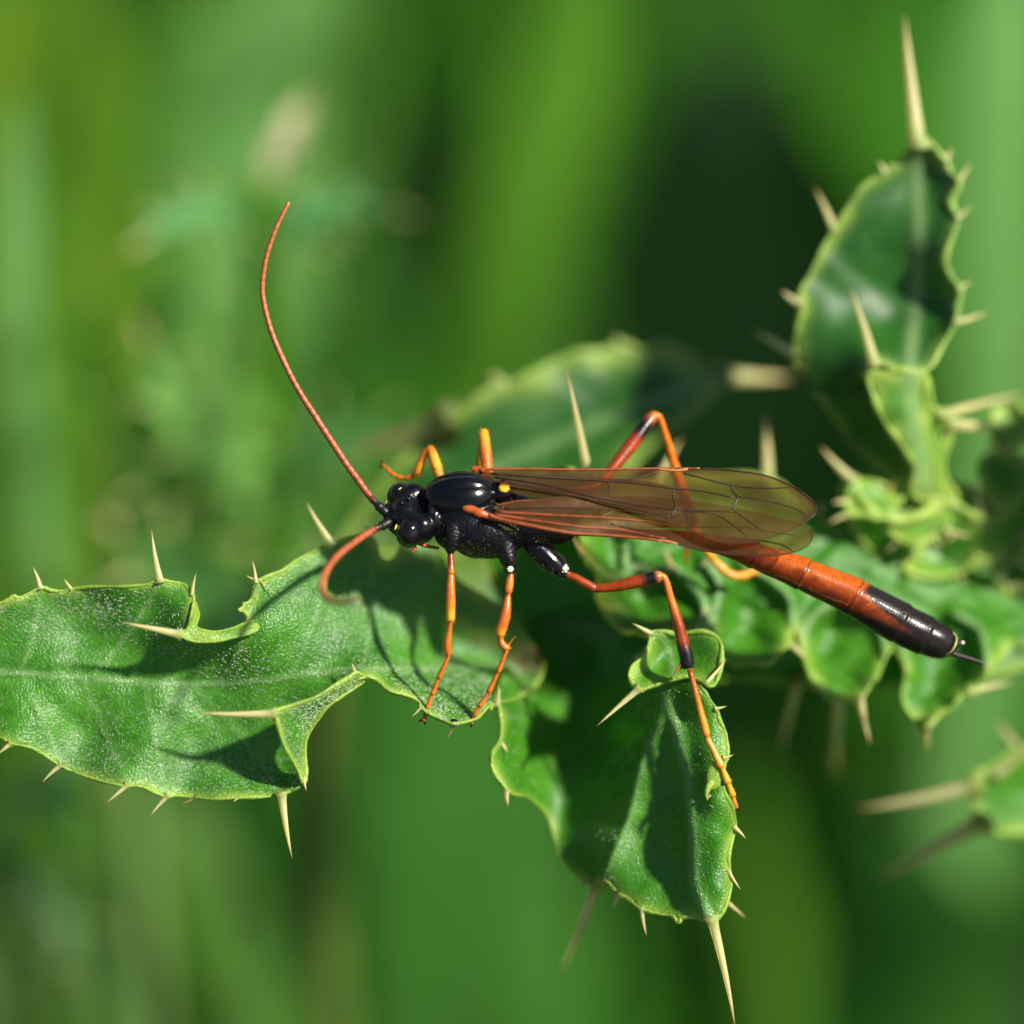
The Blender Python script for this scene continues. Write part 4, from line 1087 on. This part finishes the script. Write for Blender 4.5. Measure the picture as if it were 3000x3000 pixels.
# mouth palps
for pth in ([(1212, 1590, -20), (1215, 1606, -18), (1206, 1618, -16)], [(1225, 1590, -10), (1250, 1600, 0), (1285, 1606, 14)]):
    mb = MB(); v, f, ri = tube(catmull(pth, 5), np.linspace(7, 4, 11), 8); mb.add(v, f); mb.build('palp', M['orange'], wasp)
# yellow scutellum knob, wing plates
mb = MB(); mb.add(*ellipsoid((1478, 1429, -38), [(18, 2, 0), (-3, 17, 0), (0, 0, 8)], 18, 12)); mb.build('scutellum', M['yellow'], wasp)
for pl, nm in (([((1380, 1493, -70), 28, 13), ((1404, 1503, -74), 26, 14), ((1432, 1513, -72), 30, 11), ((1450, 1519, -68), 30, 9)], 'tegula'), ([((1400, 1378, 36), 22, 12), ((1425, 1380, 26), 24, 10)], 'tegula')):
    parts = [ellipsoid(c, [(a, a * .25, 0), (-b * .2, b, 0), (0, 0, b * .9)], 16, 10) for c, a, b in pl]
    v, f = join_remesh(parts, 2.5, 2)
    mesh_obj(nm, PW(v), f, M['orange'], wasp)
# pale joint discs at the end of the coxae
for c, r in (((1652, 1666, -42), 13), ((1495, 1667, -52), 9)):
    mb = MB()
    for k in range(7):
        a = k * 2 * math.pi / 6
        rr_ = 0 if k == 6 else r * 0.72
        mb.add(*ellipsoid((c[0] + rr_ * math.cos(a), c[1] + rr_ * math.sin(a), c[2]), np.eye(3) * (r * (0.62 if k == 6 else 0.42)), 10, 7))
    mb.build('coxal_spot', M['cream'], wasp)
# abdomen end and ovipositor
mb = MB()
v, f, ri = tube(catmull([(2790, 1852, 120), (2802, 1868, 100), (2799, 1888, 88), (2787, 1908, 92), (2768, 1920, 106)], 4), 3.5, 8); mb.add(v, f)
mb.build('tergite_edge', M['rim_yellow'], wasp)
mb = MB()
v, f, ri = tube(catmull([(2760, 1905, 125), (2800, 1918, 125), (2845, 1931, 125), (2882, 1943, 125)], 5), np.linspace(10, 5, 16), 10); mb.add(v, f)
v, f, ri = tube(catmull([(2785, 1900, 120), (2806, 1888, 114), (2818, 1880, 114)], 5), np.linspace(10, 5, 11), 10); mb.add(v, f)
mb.build('ovipositor', M['dark'], wasp)
mb = MB(); mb.add(*ellipsoid((2820, 1883, 114), np.eye(3) * 6, 10, 7)); mb.build('cercus', M['cream'], wasp)

# --- antennae
def antenna(path, r0, r1, nseg, dark):
    p = catmull(path, 30)
    s = np.r_[0, np.cumsum(np.linalg.norm(np.diff(p, axis=0), axis=1))]
    u = np.linspace(0, s[-1], nseg * 6 + 1)
    pp = np.stack([np.interp(u, s, p[:, i]) for i in range(3)], 1)
    t = u / u[-1]
    ph = np.arange(len(u)) % 6
    r = (r0 + (r1 - r0) * t ** 1.3) * np.where(t < dark * 0.55, 1.3, 1.0)
    r = r * np.array([0.93, 0.99, 1.02, 1.03, 1.04, 1.03])[ph]
    r[-4:] *= np.linspace(0.95, 0.4, 4)
    v, f, ri = tube(pp, r, 12)
    c1_, c2_ = np.array([0.33, 0.07, 0.025]), np.array([0.42, 0.13, 0.04])
    base = c1_ + (c2_ - c1_) * t[:, None]
    base = np.where((ph == 0)[:, None], base * 0.6, base)
    kb = smoothstep(dark * 1.5, dark * 0.7, t)[:, None]
    base = base * (1 - kb) + np.array([0.008, 0.007, 0.007]) * kb
    mb = MB(); mb.add(v, f, tint=base[ri])
    mb.build('antenna', M['antenna'], wasp)
antenna([(1134, 1504, -20), (1112, 1485, -18), (1078, 1447, -10), (1052, 1411, -5), (1011, 1354, 0), (933, 1235, 5), (871, 1137, 10), (824, 1043, 12), (793, 966, 12), (772, 883, 12), (769, 831, 10), (778, 764, 6), (798, 697, 2), (824, 635, 0), (848, 590, 0)], 10.5, 6, 46, 0.06)
antenna([(1142, 1528, -45), (1122, 1539, -58), (1092, 1553, -80), (1044, 1585, -135), (987, 1631, -215), (953, 1680, -280), (944, 1730, -330), (965, 1757, -400), (1005, 1763, -460), (1050, 1756, -520)], 11, 8, 34, 0.09)

# --- legs
RED, ORG, YEL, BLK, DOR_ = (0.26, 0.037, 0.003), (0.56, 0.145, 0.008), (0.72, 0.29, 0.012), (0.008, 0.006, 0.006), (0.36, 0.11, 0.01)
def limb(rows, n=5, sides=12, setae=0, seed=0):
    """rows: (x, y, d, radius, colour)"""
    a = np.array([list(r[:4]) + list(r[4]) for r in rows], float)
    p = catmull(a, n)
    p[:, 3:] = np.maximum(p[:, 3:], 0.003)
    v, f, ri = tube(p[:, :3], p[:, 3], sides)
    mb = MB()
    mb.add(v, f, tint=p[ri, 4:7])
    if setae:
        r = np.random.default_rng(seed)
        T = []
        for k in range(setae):
            i = r.integers(1, len(p) - 1)
            tan = p[i + 1, :3] - p[i - 1, :3]; tan /= np.linalg.norm(tan)
            d = r.normal(0, 1, 3); d -= tan * (d @ tan); d /= np.linalg.norm(d)
            s = np.cross(tan, d)
            b = p[i, :3] + d * p[i, 3] * 0.95
            e = b + d * r.uniform(4, 9) + tan * r.uniform(3, 9)
            vv = np.array([b + s * .9, b - s * .9, b + tan * 1.2, e])
            mb.add(vv, [(0, 1, 3), (1, 2, 3), (2, 0, 3)], tint=np.tile(p[i, 4:7] * 1.2, (4, 1)))
    return mb
def claws(mb, at, dr, colr=BLK):
    at = np.array(at, float); dr = np.array(dr, float); dr /= np.linalg.norm(dr)
    sd = np.cross(dr, (0, 0, 1.0)); sd /= np.linalg.norm(sd)
    for s in (-1, 1):
        v, f, ri = tube(catmull([at, at + dr * 5 + sd * s * 8, at + dr * 12 + sd * s * 9], 3), np.linspace(5, 1.5, 7), 7)
        mb.add(v, f, tint=np.tile(colr, (len(v), 1)))
def leg(troch, femur, tibia, tarsus, spurs, claw=None, seed=0):
    root = limb(troch, seed=seed).build('leg', M['leg'], wasp)
    limb(femur, setae=110, seed=seed + 1).build('femur', M['leg'], root)
    limb(tibia, setae=130, seed=seed + 2).build('tibia', M['leg'], root)
    mt = limb(tarsus, setae=60, seed=seed + 3)
    if claw: claws(mt, *claw)
    mt.build('tarsus', M['leg'], root)
    for s in spurs:
        m2 = limb(s, n=3, sides=7); m2.build('spur', M['leg'], root)
    return root
def seg_tarsus(pts, r, cols):
    """joints of the foot: each joint widens to its end"""
    rows = []
    for i in range(len(pts) - 1):
        a, b = np.array(pts[i], float), np.array(pts[i + 1], float)
        for t, k in ((0.04, 0.78), (0.5, 0.95), (0.88, 1.12), (0.97, 0.9)):
            c = np.array(cols[i]) * (1 - t) + np.array(cols[min(i + 1, len(cols) - 1)]) * t
            if t > 0.95: c = c * 0.5
            q = a + (b - a) * t
            rows.append((*q, r[i] * k, tuple(c)))
    return rows
# near fore leg
leg([(1318, 1612, -46, 10, BLK), (1319, 1622, -46, 8, BLK), (1320, 1632, -47, 9, RED), (1321, 1655, -50, 10, RED), (1321, 1676, -53, 11, ORG), (1321, 1684, -54, 9, RED)],
    [(1321, 1683, -54, 9, ORG), (1320, 1710, -57, 12, ORG), (1320, 1752, -60, 14.5, ORG), (1320, 1795, -60, 13.5, YEL), (1320, 1814, -60, 12.5, YEL), (1320, 1822, -60, 9, ORG)],
    [(1320, 1818, -60, 7, DOR_), (1318, 1836, -58, 6.5, ORG), (1313, 1868, -52, 10.5, ORG), (1311, 1895, -47, 12, ORG), (1314, 1912, -43, 11, ORG), (1316, 1921, -40, 6, DOR_)],
    seg_tarsus([(1316, 1917, -40), (1284, 1990, -22), (1266, 2036, -12), (1252, 2074, -4), (1246, 2094, 0), (1241, 2112, 4)], [7, 7, 6.5, 6, 6], [ORG, ORG, ORG, ORG, DOR_, DOR_]),
    [[(1315, 1915, -42, 2.5, ORG), (1304, 1930, -46, 1.6, ORG), (1298, 1942, -48, .6, ORG)]], ((1241, 2110, 4), (-6, 10, 2)), 10)
# near middle leg
leg([(1497, 1674, -32, 12, BLK), (1496, 1682, -34, 10, RED), (1493, 1705, -38, 12.5, ORG), (1490, 1730, -42, 11.5, ORG), (1489, 1740, -43, 9, RED), (1488, 1748, -44, 10, RED)],
    [(1488, 1746, -44, 9, ORG), (1485, 1770, -47, 12, ORG), (1480, 1803, -50, 16, (0.5, 0.11, 0.01)), (1471, 1836, -50, 16.5, ORG), (1466, 1852, -50, 15, YEL), (1465, 1862, -50, 12, YEL)],
    [(1466, 1858, -50, 9, DOR_), (1467, 1872, -49, 8, ORG), (1470, 1886, -47, 11, ORG), (1478, 1895, -45, 11, ORG), (1485, 1899, -43, 11, ORG), (1488, 1904, -42, 8, ORG)],
    seg_tarsus([(1486, 1902, -42), (1458, 1972, -24), (1431, 2030, -10), (1404, 2071, 2), (1388, 2099, 10), (1379, 2118, 14)], [7, 7.5, 7.5, 7, 7], [ORG, ORG, ORG, ORG, DOR_, DOR_]),
    [[(1488, 1892, -46, 2.5, ORG), (1500, 1876, -50, 1.6, ORG), (1510, 1864, -52, .6, ORG)]], ((1379, 2116, 14), (-8, 9, 2)), 20)
# near hind leg
leg([(1656, 1678, -26, 13, BLK), (1664, 1684, -26, 11, RED), (1685, 1693, -26, 12.5, RED), (1712, 1708, -26, 13.5, RED), (1738, 1722, -26, 13, RED), (1748, 1726, -26, 10, (.3, .04, .005))],
    [(1744, 1725, -26, 11, RED), (1780, 1722, -28, 13, RED), (1825, 1713, -31, 17, RED), (1868, 1703, -34, 19, RED), (1884, 1699, -35, 19.5, (0.12, 0.02, 0.005)), (1900, 1696, -36, 19.5, BLK), (1918, 1692, -37, 18.5, BLK), (1930, 1689, -38, 17, (.4, .12, .03)), (1942, 1687, -38, 11, ORG)],
    [(1938, 1686, -38, 11, ORG), (1950, 1700, -38, 10, ORG), (1966, 1758, -34, 12, ORG), (1986, 1825, -30, 16, RED), (1997, 1868, -27, 18, RED), (2002, 1890, -25, 19.5, (.12, .02, .004)), (2008, 1912, -24, 20.5, BLK), (2014, 1942, -22, 20.5, BLK), (2018, 1958, -22, 16, BLK)],
    seg_tarsus([(2018, 1952, -22), (2073, 2164, -22), (2116, 2252, -28), (2134, 2296, -24), (2147, 2334, -14), (2156, 2368, 4)], [10.5, 11, 10.5, 10, 8], [RED, (0.68, .26, .012), YEL, YEL, YEL, (0.3, .08, .02)]),
    [[(1996, 1944, -26, 5, BLK), (1984, 1960, -30, 3.5, DOR_), (1972, 1980, -32, .8, BLK)], [(2000, 1950, -18, 4, BLK), (1992, 1962, -14, 1, BLK)]], ((2155, 2366, 4), (2, 10, 3)), 30)
# far fore leg
leg([(1312, 1440, 62, 22, BLK), (1302, 1425, 72, 17, BLK), (1294, 1412, 80, 13, ORG), (1288, 1400, 86, 13, ORG)],
    [(1289, 1404, 84, 13, ORG), (1280, 1372, 96, 15.5, YEL), (1268, 1335, 108, 15, YEL), (1261, 1318, 114, 12, ORG), (1256, 1312, 116, 8, ORG)],
    [(1262, 1316, 116, 9, ORG), (1248, 1322, 118, 9, ORG), (1236, 1345, 124, 10, ORG), (1228, 1368, 130, 12, YEL), (1222, 1384, 134, 11, ORG), (1219, 1388, 135, 7, ORG)],
    seg_tarsus([(1221, 1386, 134), (1190, 1402, 150), (1165, 1398, 160), (1146, 1386, 168), (1132, 1372, 174), (1120, 1361, 180)], [7.5, 6.5, 6, 5.5, 5], [ORG, ORG, ORG, ORG, DOR_, DOR_]),
    [[(1226, 1384, 132, 4, ORG), (1230, 1398, 130, 3, ORG), (1228, 1408, 130, .7, ORG)]], ((1121, 1362, 180), (-10, -5, 4)), 40)
# far middle leg
leg([(1436, 1430, 66, 24, BLK), (1432, 1405, 80, 16, BLK), (1429, 1392, 88, 14, ORG), (1428, 1380, 96, 13, ORG)],
    [(1428, 1384, 94, 15, ORG), (1424, 1340, 112, 17, ORG), (1419, 1295, 130, 16, (0.7, 0.26, 0.014)), (1416, 1270, 140, 14.5, YEL), (1415, 1261, 143, 10, YEL)],
    [(1415, 1266, 146, 11, ORG), (1412, 1290, 160, 9, ORG), (1408, 1340, 196, 12, YEL), (1404, 1390, 236, 13, ORG), (1400, 1430, 268, 11, ORG)],
    seg_tarsus([(1400, 1428, 268), (1392, 1480, 330), (1384, 1530, 390), (1378, 1570, 430), (1374, 1600, 455), (1372, 1620, 470)], [7, 6.5, 6, 6, 6], [ORG, ORG, ORG, ORG, DOR_, DOR_]),
    [], None, 50)
# far hind leg
leg([(1590, 1500, 62, 32, BLK), (1640, 1470, 78, 26, BLK), (1690, 1440, 90, 14, RED), (1740, 1425, 100, 13, RED), (1760, 1415, 106, 11, RED)],
    [(1755, 1418, 104, 12, RED), (1790, 1378, 120, 17, RED), (1835, 1322, 142, 20, RED), (1858, 1292, 152, 20.5, (.3, .03, .006)), (1872, 1272, 158, 20.5, (.05, .01, .008)), (1892, 1245, 168, 19, (.02, .008, .008)), (1908, 1226, 176, 17, (.35, .08, .02)), (1922, 1214, 180, 12, ORG)],
    [(1917, 1216, 182, 11, ORG), (1932, 1224, 186, 10, ORG), (1948, 1270, 202, 11, ORG), (1966, 1330, 224, 13, ORG), (1982, 1385, 244, 15, (.6, .16, .012)), (2000, 1440, 262, 17, RED), (2016, 1490, 280, 19, BLK), (2026, 1530, 292, 19, BLK), (2030, 1542, 296, 15, BLK)],
    seg_tarsus([(2028, 1536, 294), (2090, 1640, 318), (2126, 1676, 332), (2152, 1688, 342), (2184, 1686, 356), (2222, 1668, 372)], [11, 12, 12, 11.5, 11], [(0.62, .17, .01), (.75, .32, .012), YEL, YEL, YEL, YEL]),
    [[(2018, 1536, 290, 6, RED), (2012, 1590, 300, 6, RED), (2009, 1655, 306, 3, RED)]], None, 60)

# --- wings
def wing(outline, dfun, veins, step=16, curl=4.0):
    out = catmull(outline, 5, True)
    N = len(out)
    lo, hi = out.min(0), out.max(0)
    gx, gy = np.meshgrid(np.arange(lo[0], hi[0], step), np.arange(lo[1], hi[1], step))
    g = np.c_[gx.ravel(), gy.ravel()] + rng.uniform(-2, 2, (gx.size, 2))
    g = g[inside(g, out)]
    g = g[seg_dist(g, out, np.roll(out, -1, 0)) > step * .4]
    p = np.r_[out, g]
    res = delaunay_2d_cdt([Vector(a) for a in p], [(i, (i + 1) % N) for i in range(N)], [], 1, 0.01)
    v2 = np.array([(a.x, a.y) for a in res[0]])
    def D(q):
        q = np.atleast_2d(q)
        return dfun(q) + curl * np.sin(q[:, 1] / 13 + q[:, 0] / 90)
    mb = MB()
    mb.add(np.c_[v2, D(v2)], [tuple(t) for t in res[2]])
    o = mb.build('wing', M['wing'], wasp)
    for pth, r0, r1, mk in veins:
        q = catmull(pth, 8)
        m2 = MB()
        v, f, ri = tube(np.c_[q, D(q) - 1.0], np.linspace(r0, r1, len(q)) * (1.0 if mk == 'vein' else 0.8), 7)
        m2.add(v, f)
        m2.build('vein', M[mk], o)
    return o
far_d = lambda p: -58 - (p[:, 1] - 1480) * 0.55 - 30 / (1 + np.exp((p[:, 0] - 1700) / 90))
near_d = lambda p: -34 - (p[:, 1] - 1500) * 0.50 - 62 / (1 + np.exp((p[:, 0] - 1760) / 90))
WF = [(1411, 1380), (1430, 1374), (1560, 1374), (1672, 1376), (1810, 1374), (1943, 1371), (2052, 1371), (2161, 1379), (2242, 1392), (2324, 1425), (2378, 1463), (2393, 1487), (2384, 1509), (2351, 1534), (2297, 1561), (2232, 1580), (2161, 1594), (2110, 1590), (2052, 1568), (1980, 1540), (1889, 1508), (1750, 1470), (1620, 1445), (1500, 1425), (1430, 1400)]
V_ = 'vein'; VO = 'vein_orange'
wing(WF, far_d, [
    ([(1411, 1380), (1430, 1375), (1560, 1374), (1672, 1376), (1810, 1375), (1943, 1372), (2052, 1372)], 6, 3.5, VO),
    ([(2052, 1372), (2161, 1380), (2242, 1393), (2324, 1426), (2378, 1464), (2393, 1487)], 3, 1.6, V_),
    ([(2393, 1487), (2384, 1509), (2351, 1534), (2297, 1561), (2232, 1580), (2161, 1594), (2110, 1590)], 1.4, 1.2, V_),
    ([(1440, 1388), (1600, 1398), (1780, 1409), (1880, 1418), (1971, 1430), (2060, 1440), (2150, 1458)], 4.5, 2, V_),
    ([(1930, 1374), (1960, 1377), (1990, 1378), (2015, 1374)], 5, 5, 'stigma'),
    ([(1933, 1379), (1880, 1396), (1830, 1405), (1770, 1411)], 2.6, 2.2, V_),
    ([(2003, 1387), (2070, 1404), (2145, 1422), (2215, 1430), (2280, 1430), (2329, 1425)], 2.4, 2, V_),
    ([(2145, 1422), (2147, 1441), (2161, 1455), (2155, 1474), (2147, 1496)], 2.6, 2.2, V_),
    ([(2161, 1455), (2230, 1464), (2310, 1484), (2370, 1510)], 2, 1.2, V_),
    ([(1780, 1411), (1784, 1425), (1786, 1441)], 2.4, 2, V_),
    ([(1971, 1440), (1974, 1463), (1979, 1490), (1965, 1515)], 2.6, 2.2, V_),
    ([(1450, 1398), (1560, 1412), (1693, 1444), (1835, 1474), (1976, 1493), (2070, 1496), (2150, 1500)], 4, 2, V_),
    ([(2147, 1496), (2188, 1523), (2242, 1561)], 2.2, 1.4, V_),
    ([(1965, 1515), (2030, 1500), (2100, 1510), (2160, 1548), (2200, 1580)], 2, 1.3, V_),
    ([(1470, 1408), (1600, 1436), (1760, 1468), (1889, 1500), (1965, 1515)], 3, 2, V_)])
WN = [(1440, 1514), (1454, 1522), (1560, 1542), (1672, 1562), (1780, 1568), (1889, 1578), (1970, 1590), (2052, 1612), (2161, 1626), (2270, 1627), (2324, 1618), (2367, 1599), (2381, 1572), (2376, 1550), (2346, 1532), (2215, 1500), (2052, 1470), (1900, 1455), (1700, 1450), (1560, 1465), (1470, 1490)]
wing(WN, near_d, [
    ([(1430, 1508), (1470, 1522), (1560, 1541), (1672, 1561), (1780, 1568), (1889, 1578), (1970, 1590)], 9, 4, VO),
    ([(1970, 1590), (2052, 1612), (2161, 1626), (2270, 1627), (2324, 1618), (2367, 1599), (2381, 1572), (2376, 1550)], 3, 1.4, V_),
    ([(1925, 1584), (1955, 1586), (1985, 1594)], 5, 4, 'stigma'),
    ([(1450, 1508), (1560, 1524), (1700, 1543), (1820, 1552), (1950, 1578)], 6, 2.5, VO),
    ([(1460, 1500), (1600, 1508), (1760, 1516), (1900, 1528), (1990, 1545), (2100, 1575)], 5, 2, VO),
    ([(1480, 1490), (1620, 1486), (1760, 1492), (1900, 1510), (2000, 1535)], 3, 1.8, V_),
    ([(1760, 1516), (1790, 1500), (1800, 1494)], 2, 2, V_),
    ([(1790, 1535), (1850, 1548), (1910, 1572)], 2.4, 2, V_),
    ([(2100, 1575), (2215, 1583), (2291, 1596), (2324, 1615)], 2.4, 2, V_),
    ([(1990, 1545), (2080, 1545), (2170, 1545), (2250, 1558), (2340, 1570)], 2, 1.2, V_),
    ([(2170, 1545), (2176, 1565), (2190, 1582)], 2, 2, V_)])
# hind wings, folded below the fore wings
wing([(1475, 1415), (1600, 1400), (1750, 1400), (1880, 1408), (1980, 1430), (2020, 1455), (1980, 1490), (1880, 1500), (1720, 1480), (1580, 1460), (1490, 1440)], lambda p: far_d(p) + 14,
     [([(1480, 1418), (1600, 1404), (1750, 1402), (1880, 1410), (1980, 1431)], 3.5, 1.6, VO), ([(1490, 1428), (1640, 1440), (1780, 1452), (1900, 1470), (1980, 1485)], 2.4, 1.2, V_), ([(1780, 1452), (1800, 1430), (1810, 1405)], 2, 1.6, V_)])
wing([(1470, 1500), (1580, 1520), (1720, 1540), (1850, 1548), (1960, 1545), (2010, 1530), (1960, 1500), (1850, 1480), (1700, 1466), (1560, 1462), (1480, 1470), (1450, 1484)], lambda p: near_d(p) + 10,
     [([(1465, 1495), (1580, 1519), (1720, 1539), (1850, 1547), (1960, 1544)], 4, 1.6, VO), ([(1460, 1480), (1540, 1466), (1640, 1470), (1760, 1490), (1880, 1512), (1960, 1520)], 2.6, 1.2, VO), ([(1760, 1490), (1752, 1515), (1748, 1540)], 2, 1.6, V_)])

# added dark leaves, standing in for the shaded gaps of the meadow
grass_blade([(1990, 1500, 11200), (2000, 1100, 10600), (2030, 700, 10000), (2070, 400, 9500), (2150, 100, 9200)], 0.022, M['added_dark'], 'broad dark leaf added as shade behind the folded wings', None, (0.0, 0.03), (0.8, -0.6, 0), 'added_dark_leaf', 0.5)
grass_blade([(2350, 1500, 12200), (2320, 1100, 11600), (2300, 700, 11000), (2260, 400, 10600), (2200, 120, 10300)], 0.024, M['added_dark'], 'dark leaf added as shade between the upright thistle leaf and the broad dark leaf', None, (0.0, 0.03), (0.8, -0.6, 0), 'added_dark_leaf', 0.5)
grass_blade([(1260, 700, 9800), (1240, 480, 9300), (1200, 330, 9000), (1120, 200, 8800)], 0.008, M['added_dark'], 'small dark leaf added as shade between the tall blurred thistle and the widest blade', None, (0.02, 0.03), (0.8, -0.6, 0), 'added_dark_leaf', 0.5)
grass_blade([(2700, 3300, 8200), (2680, 2900, 7600), (2620, 2600, 7000), (2500, 2350, 6600)], 0.016, M['grass_dark'], 'dark leaf added to darken the meadow low down below the wasp abdomen', None, (0.0, 0.03), (0.95, -0.05, 0), 'added_dark_leaf', 0.5)

back_plant('pale blurred thistle with long straw spines left of the tall pale thistle',
           [(330, 1750, 4600), (340, 1450, 4200), (360, 1200, 3900)], 34, M['stem'],
           [([(360, 1200, 3900), (400, 1050, 3600), (470, 930, 3500), (560, 860, 3500)], 80, 4, M['leaf_bright'], 0.25, (0.5, -0.3)),
            ([(350, 1300, 4000), (280, 1180, 3800), (250, 1020, 3700), (270, 860, 3600)], 70, 4, M['leaf_bright'], 0.25, (0.5, -0.3)),
            ([(340, 1450, 4100), (430, 1400, 3800), (520, 1300, 3600), (580, 1180, 3500)], 80, 4, M['leaf_pale'], 0.25, (0.5, -0.3))])
